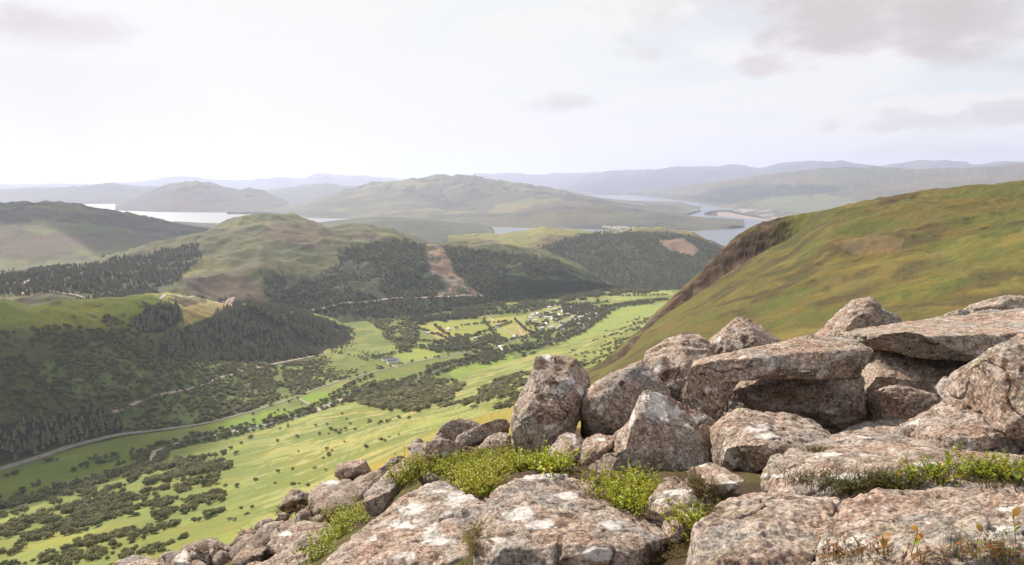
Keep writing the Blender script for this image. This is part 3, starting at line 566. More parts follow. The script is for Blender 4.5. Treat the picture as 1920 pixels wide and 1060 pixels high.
# ------------------------------------------------------------------ rock
def rock_material():
    m, N, b = new_mat('lichened_granite')
    tc = N.node('ShaderNodeTexCoord'); oi = N.node('ShaderNodeObjectInfo'); g = N.node('ShaderNodeNewGeometry')
    off = N.node('ShaderNodeCombineXYZ'); N.put(off.inputs[0], N.math('MULTIPLY', oi.outputs['Random'], 37.0)); N.put(off.inputs[2], N.math('MULTIPLY', oi.outputs['Random'], 91.0))
    p = N.vmath('ADD', tc.outputs['Object'], off.outputs[0])
    at = N.node('ShaderNodeAttribute', attribute_name='marks'); sep = N.node('ShaderNodeSeparateColor'); N.put(sep.inputs[0], at.outputs[0])
    n_big = N.noise(p, 2.6, 5, 0.6, 0.4); n_mid = N.noise(p, 9.0, 6, 0.65, 0.3); n_fine = N.noise(p, 42.0, 6, 0.7); n_grain = N.noise(p, 170.0, 3, 0.7)
    base = N.ramp(n_mid, [(0.30, (0.115, 0.07, 0.05)), (0.42, (0.27, 0.195, 0.15)), (0.55, (0.41, 0.33, 0.275)), (0.70, (0.53, 0.44, 0.375))])
    base = N.mix(N.math('MULTIPLY', N.smooth(n_big, 0.5, 0.66), 0.65), base, (0.33, 0.2, 0.15))       # rusty areas
    base = N.mix(N.math('MULTIPLY', N.smooth(n_big, 0.50, 0.36), 0.7), base, (0.30, 0.29, 0.275))     # greyer areas
    fl = N.smooth(n_fine, 0.30, 0.70)
    base = N.mix(1.0, base, N.ramp(fl, [(0.0, 0.22), (0.35, 0.78), (0.6, 1.0), (1.0, 1.5)]), 'MULTIPLY')
    base = N.mix(0.7, base, N.ramp(n_grain, [(0.3, 0.62), (0.5, 1.0), (0.72, 1.4)]), 'MULTIPLY')
    # grains, pits and flecks
    pitv = N.voro(p, 55.0); base = N.mix(N.math('MULTIPLY', N.math('MULTIPLY', N.smooth(pitv, 0.30, 0.12), N.smooth(n_mid, 0.62, 0.45)), 0.8), base, (0.06, 0.04, 0.032))
    flv = N.voro(N.vmath('ADD', p, (3.3, 1.7, 9.1)), 38.0); base = N.mix(N.math('MULTIPLY', N.math('MULTIPLY', N.smooth(flv, 0.34, 0.2), N.smooth(n_big, 0.42, 0.58)), 0.65), base, (0.60, 0.54, 0.49))
    # crusts: pale grey lichen with ragged edges, yellow map lichen, dark moss
    warp = N.noise(p, 9.0, 8, 0.75, 0.0, 1); wp = N.vmath('ADD', p, N.vmath('MULTIPLY', warp, (0.30, 0.30, 0.30)))
    spot = N.voro(wp, 4.2); spot2 = N.voro(wp, 13.0)
    lich = N.noise(wp, 3.2, 3, 0.5)
    pale = N.math('MULTIPLY', N.smooth(spot, 0.27, 0.23), N.smooth(lich, 0.50, 0.57))
    pale = N.math('MAXIMUM', pale, N.math('MULTIPLY', N.smooth(spot2, 0.27, 0.22), N.smooth(N.noise(p, 6.0, 3), 0.52, 0.60)))
    e = N.math('ADD', sep.outputs[0], N.math('MULTIPLY', N.math('SUBTRACT', N.noise(wp, 7.0, 8, 0.72), 0.5), 3.2))
    pale = N.math('MAXIMUM', pale, N.smooth(e, 0.42, 0.47))
    pale_c = N.mix(1.0, N.mix(n_fine, (0.56, 0.53, 0.50), (0.72, 0.69, 0.67)), N.ramp(n_grain, [(0.3, 0.8), (0.6, 1.05)]), 'MULTIPLY')
    base = N.mix(N.math('MULTIPLY', pale, 0.9), base, pale_c)
    yel = N.math('MULTIPLY', N.smooth(N.voro(wp, 22.0), 0.34, 0.28), N.smooth(N.noise(p, 4.3, 4, 0.6), 0.54, 0.64))
    base = N.mix(N.math('MULTIPLY', yel, 0.7), base, (0.3, 0.3, 0.1))
    ed = N.math('ADD', sep.outputs[1], N.math('MULTIPLY', N.math('SUBTRACT', N.noise(wp, 12.0, 6, 0.75), 0.5), 3.0))
    dark = N.math('MAXIMUM', N.smooth(ed, 0.55, 0.64), N.math('MULTIPLY', N.smooth(N.voro(wp, 9.0), 0.24, 0.19), N.smooth(N.noise(p, 3.7, 3), 0.54, 0.62)))
    base = N.mix(N.math('MULTIPLY', dark, 0.85), base, N.mix(n_fine, (0.05, 0.028, 0.02), (0.1, 0.05, 0.035)))
    N.put(b.inputs['Base Color'], base); b.inputs['Roughness'].default_value = 0.88; b.inputs['Specular IOR Level'].default_value = 0.2
    crack = N.smooth(N.voro(wp, 5.0, 'DISTANCE_TO_EDGE'), 0.0, 0.035)
    h = N.math('ADD', N.math('MULTIPLY', n_mid, 0.9), N.math('MULTIPLY', n_fine, 0.55))
    h = N.math('ADD', h, N.math('ADD', N.math('MULTIPLY', n_grain, 0.16), N.math('MULTIPLY', pale, 0.06)))
    h = N.math('ADD', h, N.math('ADD', N.math('MULTIPLY', dark, 0.12), N.math('MULTIPLY', crack, 0.10)))
    N.put(b.inputs['Normal'], N.bump(h, 0.95, 0.035).outputs[0])
    return m
M['rock'] = rock_material()

def hull_bm(bm, pts):
    vs = [bm.verts.new(p) for p in pts]
    r = bmesh.ops.convex_hull(bm, input=vs)
    junk = list({v for k in ('geom_interior', 'geom_unused') for v in r[k] if isinstance(v, bmesh.types.BMVert)})
    bmesh.ops.delete(bm, geom=[v for v in junk if v.is_valid and not v.link_faces], context='VERTS')
def sculpt(me_in, voxel, smooth_n, seed, rough, size):
    """voxel remesh the joined hulls, round the edges, then weather the surface"""
    o = bpy.data.objects.new('tmp', me_in); COL.objects.link(o)
    md = o.modifiers.new('r', 'REMESH'); md.mode = 'VOXEL'; md.voxel_size = voxel; md.use_smooth_shade = True
    dg = bpy.context.evaluated_depsgraph_get(); me = bpy.data.meshes.new_from_object(o.evaluated_get(dg))
    bpy.data.objects.remove(o)
    n = len(me.vertices); co = np.empty(n*3, np.float32); me.vertices.foreach_get('co', co); co = co.reshape(n, 3).astype(float)
    ed = np.empty(len(me.edges)*2, np.int32); me.edges.foreach_get('vertices', ed); ed = ed.reshape(-1, 2)
    deg = np.bincount(ed.ravel(), minlength=n)[:, None]
    def lap(v, it, f=0.6):
        for _ in range(it):
            s = np.stack([np.bincount(ed[:, 0], v[ed[:, 1], k], n)+np.bincount(ed[:, 1], v[ed[:, 0], k], n) for k in range(3)], 1)
            v = v+f*(s/np.maximum(deg, 1)-v)
        return v
    co = lap(co, max(1, int(smooth_n*0.35)))
    rr = np.random.default_rng(seed*7+3)
    def nrm():
        me.vertices.foreach_set('co', co.astype(np.float32).ravel()); me.update()
        a = np.empty(n*3, np.float32); me.vertex_normals.foreach_get('vector', a); return a.reshape(n, 3)
    x, y, z = (co/size).T; s = seed*13+1
    nn = nrm()
    d = 0.022*size*rough*fbm(x*2.2, y*2.2, z*2.2, 3, 0.5, s)
    # stepped, plated weathering
    st = fbm(x*3.1+4, y*3.1, z*3.1, 3, 0.5, s+5)*3.5; d += 0.016*size*rough*(np.floor(st)+sstep(st-np.floor(st), 0.35, 0.65)-st)
    co = co+nn*d[:, None]
    ctr = co.mean(0)                               # broken faces: shave the surface along random planes
    tc = -ctr/np.linalg.norm(ctr)
    for _ in range(20):
        v = rr.normal(size=3); v /= np.linalg.norm(v); v = v+tc*rr.uniform(.5, 1.1)+np.array([0, 0, .15]); v /= np.linalg.norm(v); q = (co-ctr)@v; lim = q.max()*rr.uniform(0.80, 0.97)+0.006*size*vnoise(*(co/size*4).T, seed=s+21)
        co = co-np.maximum(q-lim, 0)[:, None]*v*0.97
    nn = nrm(); x, y, z = co.T
    d = 0.018*rough*fbm(x*9, y*9, z*9, 4, 0.55, s+9)*min(1.0, size*1.5)
    cr = np.abs(vnoise(x*3.3+fbm(x*6, y*6, z*6, 2, .5, s+2)*.5, y*3.3, z*3.3, s+11)); d -= 0.03*sstep(cr, 0.04, 0.0)*min(1, size)
    d += 0.009*fbm(x*36, y*36, z*36, 2, 0.6, s+12)
    pit = vnoise(x*22, y*22, z*22, s+14); d -= 0.007*sstep(pit, 0.45, 0.8)
    co = co+nn*d[:, None]; nn = nrm()
    for p in me.polygons[:1]: pass
    me.polygons.foreach_set('use_smooth', np.ones(len(me.polygons), bool))
    return me, co
ROCKS = []
def add_rock(label, hulls, group=None, sm=7, rough=1.0, pale=(), dark=(), px=3.0, name='boulder', back=(0.0, 0.85, -0.5), cat='boulder'):
    """hulls: list of dict(o=outline [(px,py,depth)], f=front points, t=thickness)"""
    bm = bmesh.new(); allp = []
    for h in hulls:
        o = [P3(*q) for q in h['o']]; f = [P3(*q) for q in h.get('f', ())]; c = sum(o)/len(o)
        bv = np.array(h.get('back', back)); bk = [c+(q-c)*h.get('s', 0.85)+bv*h.get('t', 0.5) for q in o]
        pts = o+f+bk; allp += pts; hull_bm(bm, pts)
    A = np.array(allp); size = float(np.max(A.max(0)-A.min(0))); dep = float(np.median([q[2] for h in hulls for q in h['o']]))
    me0 = bpy.data.meshes.new('t'); bm.to_mesh(me0); bm.free()
    seed = len(ROCKS)+1
    voxel = max(dep/FPX*px, size/150)
    me, co = sculpt(me0, voxel, sm, seed, rough, size)
    org = np.array([(A[:, 0].min()+A[:, 0].max())/2, (A[:, 1].min()+A[:, 1].max())/2, co[:, 2].min()])
    mk = np.zeros((len(co), 4), np.float32); mk[:, 3] = 1
    X, Y = project(*co.T)
    for ch, lst in ((0, pale), (1, dark)):
        for (cx, cy, rx, ry) in lst: mk[:, ch] = np.maximum(mk[:, ch], np.clip(1.15-0.85*np.hypot((X-cx)/rx, (Y-cy)/ry), 0, 1))
    a = me.attributes.new('marks', 'FLOAT_COLOR', 'POINT'); a.data.foreach_set('color', mk.ravel())
    me.vertices.foreach_set('co', (co-org).astype(np.float32).ravel()); me.update(); me.name = name
    me.materials.clear(); me.materials.append(M['rock'])
    o = link(name, me); o.location = org; tag(o, label, cat, group); ROCKS.append(o)
    return o
def O(d, *pts): return [(p[0], p[1], p[2] if len(p) > 2 else d) for p in pts]

# ground under the rocks
GP = [(600, 1075, 4.6), (900, 1090, 3.4), (1280, 1130, 3.0), (1600, 1230, 2.4), (1900, 1230, 2.3), (700, 990, 6.2), (850, 905, 5.8), (960, 900, 5.3), (1000, 905, 5.0), (1060, 900, 4.9), (1110, 925, 4.5), (1200, 960, 4.0),
      (1350, 985, 3.4), (1500, 935, 3.75), (1700, 940, 3.7), (1900, 950, 3.5), (450, 1060, 7), (330, 1085, 8), (150, 1120, 9), (0, 1180, 9), (560, 995, 9), (680, 925, 9), (790, 865, 9), (900, 835, 9.5), (960, 850, 7.6), (1000, 880, 6.6), (1100, 870, 6.6), (1200, 850, 7.2), (1400, 815, 7.6), (1600, 790, 8.2), (1800, 740, 9), (1950, 700, 10),
      (1400, 890, 4.8), (1600, 860, 5.2), (1800, 860, 5.0), (1950, 890, 4.2),
      (2150, 700, 9), (2250, 760, 6), (2350, 860, 4.5), (2500, 1000, 3.2), (2600, 760, 10),
      (0, 1300, 16), (300, 1160, 16), (560, 1040, 16), (700, 970, 16), (800, 915, 16), (950, 870, 16), (1200, 810, 17), (1500, 740, 18), (1900, 690, 20), (2300, 680, 22)]
gp = np.array([P3(*g) for g in GP]+[np.array(v, float) for v in ((-3, 0.5, -2.4), (0, 0.5, -1.9), (3, 0.5, -1.7), (-6, 2, -4.0), (0, -4, -1.3), (-6, -4, -2.6), (6, -4, -0.8), (6, 3, -0.9), (-12, 3, -6.5), (-12, -4, -5), (12, -4, -.5), (12, 6, -1.0))])
def tps_fit(P):
    d = np.hypot(P[:, None, 0]-P[None, :, 0], P[:, None, 1]-P[None, :, 1]); K = np.where(d > 0, d*d*np.log(d+1e-12), 0)+np.eye(len(P))*0.3
    Q = np.c_[np.ones(len(P)), P[:, :2]]; A = np.block([[K, Q], [Q.T, np.zeros((3, 3))]])
    return np.linalg.solve(A, np.r_[P[:, 2], 0, 0, 0])
TW = tps_fit(gp)
def gz(x, y):
    x = np.asarray(x, float); y = np.asarray(y, float); s = TW[-3]+TW[-2]*x+TW[-1]*y
    for w, p in zip(TW[:-3], gp):
        d = np.hypot(x-p[0], y-p[1]); s = s+w*np.where(d > 0, d*d*np.log(d+1e-12), 0)
    return s
def build_ground():
    xs = np.arange(-13, 13.01, 0.09); ys = np.arange(-4, 21, 0.09); X, Y = np.meshgrid(xs, ys); Z = gz(X, Y)
    Z += 0.06*fbm(X*1.3, Y*1.3, None, 4, .5, 201)+0.025*fbm(X*7, Y*7, None, 3, .5, 203)
    n = fbm(X*1.1, Y*1.1, None, 4, .55, 205); t = shade3(X.shape, (0.05, 0.034, 0.022)); t = lerp3(t, (0.075, 0.068, 0.022), sstep(n, -0.05, 0.3)); t = lerp3(t, (0.2, 0.15, 0.03), sstep(Y, 7.5, 11)*0.8)
    R, C = X.shape; idx = np.arange(R*C).reshape(R, C); F = np.stack([idx[:-1, :-1], idx[:-1, 1:], idx[1:, 1:], idx[1:, :-1]], -1).reshape(-1, 4)
    o = link('ground', mesh_np('ground', np.stack([X, Y, Z], -1).reshape(-1, 3), F, t.reshape(-1, 3)), M['ground']); tag(o, 'mossy peaty ground between the boulders', kind='structure')
build_ground()

# --- the boulders, near to far
add_rock('wide flat grey slab filling the bottom centre left, tilted towards the viewer', [dict(o=O(0, (520, 1130, 3.7), (590, 1062, 4.1), (690, 978, 4.7), (798, 894, 5.2), (815, 890, 5.2), (860, 918, 4.9), (914, 948, 4.6), (915, 995, 4.2), (905, 1050, 3.8), (890, 1120, 3.3)), f=O(0, (760, 1000, 4.3), (700, 1080, 3.7)), t=0.45, s=0.9, back=(0, .45, -.9))],
         pale=[(770, 955, 38, 12), (760, 985, 30, 10), (815, 1012, 40, 14), (860, 930, 28, 14), (700, 1010, 10, 8)], sm=5, rough=0.55, px=3.2)
add_rock('large pale peaked boulder at the bottom centre with big white lichen patches', [dict(o=O(0, (904, 985, 3.75), (912, 925, 3.95), (940, 885, 4.1), (956, 876, 4.15), (990, 884, 4.15), (1062, 888, 4.25), (1110, 915, 4.1), (1180, 955, 3.8), (1232, 985, 3.6), (1278, 1018, 3.4), (1290, 1060, 3.2), (1300, 1130, 2.9), (840, 1130, 3.0), (878, 1040, 3.4)), f=O(0, (968, 905, 3.85), (1010, 980, 3.45), (1120, 1000, 3.3), (1080, 1060, 3.0), (950, 1060, 3.1)), t=0.5, s=0.9, back=(0, .5, -.9))],
         pale=[(1010, 890, 60, 9), (975, 965, 34, 18), (1020, 985, 36, 14), (1060, 930, 20, 8), (1150, 985, 24, 10), (930, 1010, 16, 10), (1115, 1040, 36, 20)], dark=[(1060, 965, 20, 8), (1230, 1040, 26, 14)], sm=6, rough=0.8, px=3.2)
add_rock('pointed pyramid boulder in the centre with a pale lichen patch below its tip', [
    dict(o=O(0, (1208, 722, 5.5), (1218, 722, 5.5), (1240, 735, 5.6), (1295, 760, 5.8), (1346, 787, 5.9), (1360, 812, 5.9), (1370, 876, 5.6), (1330, 915, 5.2), (1185, 912, 4.9), (1174, 842, 5.1), (1188, 775, 5.3)), f=O(0, (1215, 765, 5.25), (1222, 850, 4.9), (1172, 838, 5.0)), t=0.8),
    dict(o=O(0, (1190, 770, 5.5), (1178, 794, 5.6), (1152, 812, 5.8), (1172, 842, 5.05), (1215, 820, 5.2)), t=0.5),
    dict(o=O(0, (1172, 836, 5.1), (1112, 857, 5.2), (1090, 884, 5.2), (1085, 925, 5.0), (1300, 930, 4.9), (1210, 840, 5.1)), f=O(0, (1150, 890, 4.85)), t=0.6)],
    pale=[(1240, 770, 40, 26), (1225, 745, 20, 18), (1310, 785, 22, 10), (1185, 780, 8, 30)], sm=5, rough=0.7, px=3.2)
add_rock('tall upright boulder with a blunt top and black lichen, left of centre', [dict(o=O(0, (1003, 672, 7.2), (1012, 655, 7.2), (1022, 651, 7.2), (1050, 656, 7.2), (1082, 668, 7.2), (1100, 684, 7.2), (1117, 707, 7.2), (1117, 718, 7.2), (1098, 742, 7.2), (1088, 760, 7.1), (1080, 810, 6.9), (1000, 840, 6.9), (990, 740, 7.0)), f=O(0, (1030, 700, 6.85), (1060, 760, 6.6)), t=0.7),
    dict(o=O(0, (1002, 690, 7.1), (985, 742, 7.0), (963, 765, 7.0), (957, 790, 7.0), (960, 832, 6.8), (976, 862, 6.7), (1015, 870, 6.6), (1070, 820, 6.7), (1080, 760, 6.9)), f=O(0, (1000, 790, 6.5)), t=0.8)],
    pale=[(1025, 668, 12, 10), (1070, 712, 10, 12), (1040, 735, 14, 8), (1030, 800, 18, 8)], dark=[(1012, 682, 22, 18), (1050, 680, 16, 12), (1035, 718, 18, 8), (1045, 690, 12, 10)], sm=7, rough=0.8, px=3.2)
add_rock('big rounded boulder between the tall upright boulder and the overhanging slab', [dict(o=O(0, (1090, 745, 7.0), (1096, 732, 7.0), (1108, 720, 7.1), (1145, 700, 7.2), (1180, 685, 7.3), (1206, 674, 7.4), (1226, 688, 7.3), (1270, 745, 7.2), (1262, 790, 6.9), (1200, 810, 6.7), (1165, 802, 6.6), (1120, 778, 6.6)), f=O(0, (1150, 735, 6.6)), t=0.8),
    dict(o=O(0, (1086, 750, 6.9), (1105, 740, 6.8), (1135, 775, 6.7), (1160, 808, 6.7), (1120, 820, 6.7), (1090, 805, 6.8)), t=0.6)], pale=[(1215, 700, 14, 6), (1220, 685, 12, 5)], dark=[(1166, 719, 8, 7)], sm=10, rough=0.7, px=3.2)
add_rock('broad sloping boulder behind the pyramid boulder, its back edge on the skyline', [dict(o=O(0, (1207, 670, 7.9), (1212, 656, 8.0), (1240, 640, 8.1), (1270, 624, 8.2), (1286, 617, 8.2), (1312, 620, 8.2), (1332, 645, 8.0), (1356, 672, 7.8), (1345, 700, 7.5), (1320, 770, 7.0), (1280, 780, 6.9), (1225, 700, 7.4)), f=O(0, (1270, 690, 7.3)), t=0.9)], pale=[(1240, 690, 14, 10)], dark=[(1248, 690, 12, 26), (1300, 622, 26, 6)], sm=6, rough=1.0, px=3.4)
add_rock('blocky cracked boulder standing on the skyline above the overhanging slab', [dict(o=O(0, (1326, 642, 8.6), (1340, 621, 8.7), (1376, 600, 8.8), (1392, 590, 8.8), (1414, 589, 8.8), (1440, 605, 8.8), (1472, 637, 8.7), (1466, 655, 8.4), (1400, 672, 8.2), (1350, 672, 8.2)), f=O(0, (1385, 630, 8.35)), t=0.9)], dark=[(1395, 635, 10, 14), (1410, 600, 14, 6)], sm=4, rough=1.1, px=3.4)
add_rock('long overhanging slab with a thick leg, right of centre', [dict(o=O(0, (1291, 686, 6.2), (1297, 678, 6.3), (1340, 670, 6.4), (1410, 660, 6.5), (1470, 641, 6.6), (1540, 629, 6.6), (1598, 627, 6.5), (1628, 635, 6.4), (1642, 655, 6.3), (1642, 690, 6.2), (1632, 712, 6.2), (1560, 694, 6.2), (1500, 695, 6.15), (1440, 702, 6.1), (1310, 714, 6.1), (1296, 702, 6.1)), f=O(0, (1540, 665, 6.0), (1400, 685, 5.95)), t=0.7, back=(0, .9, -.22)),
    dict(o=O(0, (1296, 695, 6.2), (1312, 722, 6.3), (1324, 750, 6.4), (1318, 775, 6.5), (1348, 790, 6.4), (1360, 745, 6.3), (1384, 712, 6.2), (1390, 690, 6.15)), t=0.6)], sm=6, rough=0.55, px=3.2)
add_rock('dark shaded block lying under the long overhanging slab', [dict(o=O(0, (1346, 764, 6.65), (1350, 730, 6.75), (1374, 702, 6.85), (1432, 698, 6.85), (1500, 693, 6.85), (1545, 700, 6.85), (1600, 714, 6.7), (1652, 718, 6.6), (1660, 732, 6.6), (1650, 800, 6.75), (1580, 830, 6.8), (1450, 800, 6.8), (1380, 790, 6.75)), f=O(0, (1480, 735, 6.5), (1580, 745, 6.45)), t=0.7)], sm=5, rough=0.8, px=3.4)
add_rock('low wedge of rock tapering right, beside the shaded block', [dict(o=O(0, (1648, 730, 6.5), (1668, 719, 6.5), (1692, 717, 6.5), (1740, 735, 6.4), (1776, 735, 6.4), (1786, 743, 6.4), (1745, 775, 6.4), (1660, 815, 6.5)), f=O(0, (1690, 748, 6.25)), t=0.5)], sm=4, rough=0.9, px=3.4)
add_rock('dim recessed rock in the dark hollow under the great right-hand slab', [dict(o=O(0, (1610, 650, 8.2), (1700, 650, 8.2), (1830, 660, 8.1), (1880, 680, 8.0), (1850, 740, 7.5), (1760, 760, 7.2), (1640, 730, 7.4)), f=O(0, (1720, 700, 7.7)), t=0.6)], sm=5, px=3.2)
add_rock('great flat slab roofing the dark hollow at upper right', [dict(o=O(0, (1500, 640, 8.0), (1560, 622, 8.6), (1630, 610, 8.9), (1700, 604, 9.1), (1742, 601, 9.2), (1800, 591, 9.4), (1850, 580, 9.5), (1930, 576, 9.6), (2100, 570, 9.6), (2060, 640, 7.4), (1890, 668, 7.0), (1830, 668, 7.0), (1720, 655, 7.2), (1650, 650, 7.2), (1560, 650, 7.4)), f=O(0, (1750, 636, 7.3), (1640, 628, 7.7), (1880, 636, 7.2), (2040, 620, 7.4)), t=0.12, s=0.95, back=(0, .3, -.95))], sm=5, rough=0.5, px=3.2)
add_rock('pointed rock with a knobbly crest on the skyline at right', [dict(o=O(0, (1530, 640, 9.6), (1560, 602, 9.8), (1582, 580, 9.9), (1602, 561, 9.9), (1622, 553, 9.9), (1640, 556, 9.9), (1654, 573, 9.9), (1660, 640, 9.6)), f=O(0, (1625, 600, 9.5)), t=0.8), dict(o=O(0, (1640, 575, 10), (1680, 587, 10), (1702, 602, 9.9), (1690, 640, 9.7), (1620, 640, 9.7)), t=0.6)], sm=3, rough=1.3, px=3.4)
add_rock('small flat rock tucked behind the overhanging slab', [dict(o=O(0, (1466, 645, 8.2), (1482, 634, 8.3), (1515, 627, 8.4), (1560, 628, 8.4), (1570, 655, 8.1), (1490, 660, 8.0)), t=0.6)], sm=6, px=3)
add_rock('low rounded stone on the skyline at far right, left of the larger one', [dict(o=O(0, (1768, 592, 10), (1785, 581, 10), (1812, 577, 10), (1830, 583, 10), (1835, 605, 9.8), (1770, 605, 9.8)), t=0.5)], sm=6, px=3, name='stone')
add_rock('rounded boulder on the skyline at the right edge', [dict(o=O(0, (1822, 590, 10.4), (1830, 566, 10.5), (1850, 556, 10.5), (1875, 552, 10.5), (1915, 558, 10.5), (1980, 562, 10.5), (1990, 610, 10.2), (1830, 610, 10.2)), f=O(0, (1880, 575, 10.1)), t=0.8)], sm=6, rough=1.1, px=3.4)
add_rock('squat boulder with a white lichen streak below the dark hollow', [dict(o=O(0, (1350, 782, 5.4), (1362, 767, 5.5), (1396, 764, 5.6), (1450, 780, 5.6), (1540, 788, 5.6), (1582, 806, 5.4), (1576, 835, 5.1), (1500, 862, 4.8), (1420, 890, 4.6), (1374, 890, 4.6), (1360, 845, 4.9)), f=O(0, (1410, 825, 4.85)), t=0.6)], pale=[(1420, 802, 30, 8), (1440, 818, 24, 7)], sm=6, rough=1.0, px=3.2)
add_rock('tall rounded boulder cut by the right edge', [dict(o=O(0, (1846, 690, 4.3), (1856, 668, 4.35), (1882, 645, 4.4), (1922, 622, 4.5), (2030, 590, 4.6), (2120, 700, 4.4), (2060, 860, 4.0), (1925, 815, 4.0), (1900, 770, 4.1), (1876, 735, 4.2), (1852, 715, 4.25)), f=O(0, (1920, 690, 4.0)), t=0.7)], dark=[(1885, 680, 10, 16), (1915, 690, 8, 20)], sm=9, rough=0.8, px=3.2)
add_rock('sloping boulder wedged below the right edge boulder', [dict(o=O(0, (1700, 800, 4.7), (1772, 770, 4.8), (1812, 744, 4.85), (1846, 716, 4.9), (1878, 728, 4.7), (1905, 780, 4.4), (1960, 860, 4.0), (1900, 880, 3.9), (1800, 850, 4.1)), f=O(0, (1830, 785, 4.4)), t=0.6)], sm=6, rough=1.1, px=3.2)
add_rock('long low slab at right with a furrowed top, behind the leafy plants', [dict(o=O(0, (1345, 897, 3.7), (1360, 882, 3.9), (1425, 870, 4.2), (1505, 838, 4.7), (1590, 806, 5.1), (1650, 797, 5.2), (1735, 794, 5.2), (1805, 802, 5.0), (1880, 826, 4.6), (1925, 850, 4.2), (2040, 880, 3.8), (2040, 950, 3.3), (1700, 945, 3.2), (1400, 930, 3.3), (1352, 925, 3.5)), f=O(0, (1500, 872, 3.9), (1700, 850, 4.1)), t=0.3, s=0.9, back=(0, .4, -.9))], pale=[(1440, 892, 60, 6), (1600, 895, 60, 8), (1560, 852, 30, 5), (1740, 870, 40, 6)], sm=5, rough=0.8, px=3.2)
add_rock('upturned lip of rock with a pale end, centre right', [dict(o=O(0, (1298, 876, 3.95), (1308, 866, 4.0), (1336, 866, 4.0), (1372, 882, 3.9), (1400, 895, 3.7), (1392, 920, 3.5), (1358, 938, 3.45), (1342, 925, 3.6), (1318, 902, 3.8)), t=0.35)], pale=[(1365, 915, 24, 18), (1310, 872, 16, 6)], sm=5, rough=0.6, px=3.2, name='rock')
add_rock('domed boulder with a white cap among the green plants, bottom centre', [dict(o=O(0, (1204, 965, 3.95), (1215, 940, 4.0), (1240, 908, 4.1), (1272, 892, 4.15), (1306, 892, 4.1), (1330, 915, 3.95), (1352, 948, 3.7), (1310, 990, 3.5), (1240, 1000, 3.6)), f=O(0, (1270, 935, 3.75)), t=0.4)], pale=[(1268, 922, 34, 7), (1235, 935, 10, 10)], sm=7, rough=0.9, px=3.2)
add_rock('small brown stone in front of the domed boulder', [dict(o=O(0, (1242, 992, 3.5), (1252, 973, 3.55), (1290, 963, 3.6), (1335, 958, 3.6), (1320, 1000, 3.35), (1270, 1015, 3.3)), t=0.3)], sm=5, px=3.4, name='stone')
add_rock('large grey speckled slab across the bottom, right of centre', [dict(o=O(0, (1262, 1090, 2.75), (1278, 1040, 2.85), (1300, 988, 3.05), (1348, 950, 3.25), (1400, 922, 3.4), (1452, 912, 3.45), (1535, 915, 3.4), (1574, 928, 3.3), (1572, 950, 3.2), (1550, 1010, 2.85), (1520, 1060, 2.65), (1500, 1130, 2.4), (1270, 1130, 2.6)), f=O(0, (1400, 990, 2.85), (1390, 1050, 2.65)), t=0.35, s=0.9, back=(0, .4, -.9))], sm=7, rough=0.8, px=3.0)
add_rock('large brown grey slab in the bottom right corner, its edge split from the next slab', [dict(o=O(0, (1545, 1010, 2.75), (1562, 962, 2.95), (1584, 940, 3.05), (1640, 918, 3.15), (1760, 912, 3.1), (1880, 910, 3.0), (1925, 925, 2.85), (2040, 965, 2.5), (2080, 1130, 2.0), (1500, 1130, 2.3), (1526, 1060, 2.55)), f=O(0, (1700, 980, 2.65), (1850, 1000, 2.5), (1680, 1060, 2.3)), t=0.35, s=0.9, back=(0, .4, -.9))], pale=[(1895, 955, 30, 6), (1880, 990, 36, 7), (1850, 1010, 24, 8)], sm=6, rough=0.9, px=3.0)
add_rock('small lichen topped stone between the peaked boulder and the pyramid boulder', [dict(o=O(0, (1090, 835, 5.9), (1098, 822, 6.0), (1120, 814, 6.0), (1152, 813, 6.0), (1162, 828, 5.9), (1132, 850, 5.6), (1102, 880, 5.5), (1092, 868, 5.6)), t=0.45)], pale=[(1130, 825, 18, 6)], sm=6, px=3.4, name='stone')
add_rock('triangular brown boulder at the foot of the tall upright boulder', [dict(o=O(0, (996, 888, 6.0), (1026, 845, 6.2), (1056, 810, 6.3), (1076, 806, 6.3), (1096, 828, 6.2), (1098, 875, 5.8), (1085, 900, 5.6), (1030, 905, 5.7)), f=O(0, (1062, 850, 5.85)), t=0.5)], pale=[(1076, 825, 6, 12)], sm=5, rough=0.8, px=3.4)
add_rock('dark stone filling the gap at the mouth of the hollow, below the wedge of rock', [dict(o=O(0, (1560, 812, 6.2), (1620, 792, 6.4), (1700, 778, 6.6), (1750, 790, 6.2), (1720, 850, 5.6), (1590, 850, 5.6)), t=0.5)], sm=5, px=3.4, name='stone')  # filler stone added so the gap stays dark instead of showing sunlit ground
SL = 'lit slabs left of the tall boulder'
add_rock('topmost of the stacked slabs left of the tall upright boulder', [dict(o=O(9.2, (806, 830), (820, 803), (846, 786), (882, 782), (912, 789), (916, 803), (872, 822), (840, 840), (812, 842)), t=0.5)], SL, sm=3, rough=1.2, px=3)
add_rock('slanting pale slab with its upper end against the tall upright boulder', [dict(o=O(8.8, (838, 842), (855, 815), (892, 796), (935, 779), (957, 776), (962, 800), (918, 812), (880, 836), (850, 850)), t=0.5)], SL, sm=3, rough=1.1, px=3)
add_rock('smooth curved slab resting against the lower left of the tall upright boulder', [dict(o=O(7.9, (878, 858), (914, 818), (948, 800), (966, 812), (965, 850), (940, 866), (905, 866)), f=O(7.6, (930, 835)), t=0.5)], SL, sm=6, rough=0.7, px=3)
add_rock('narrow slab just above the patch of bilberry', [dict(o=O(7.8, (765, 860), (790, 824), (832, 822), (842, 836), (900, 842), (905, 862), (800, 868)), t=0.4)], SL, sm=4, px=3)
add_rock('small dark knob of rock on the edge above the bilberry', [dict(o=O(9.6, (768, 842), (771, 823), (784, 818), (793, 825), (790, 845)), t=0.3)], sm=5, px=3, name='stone')
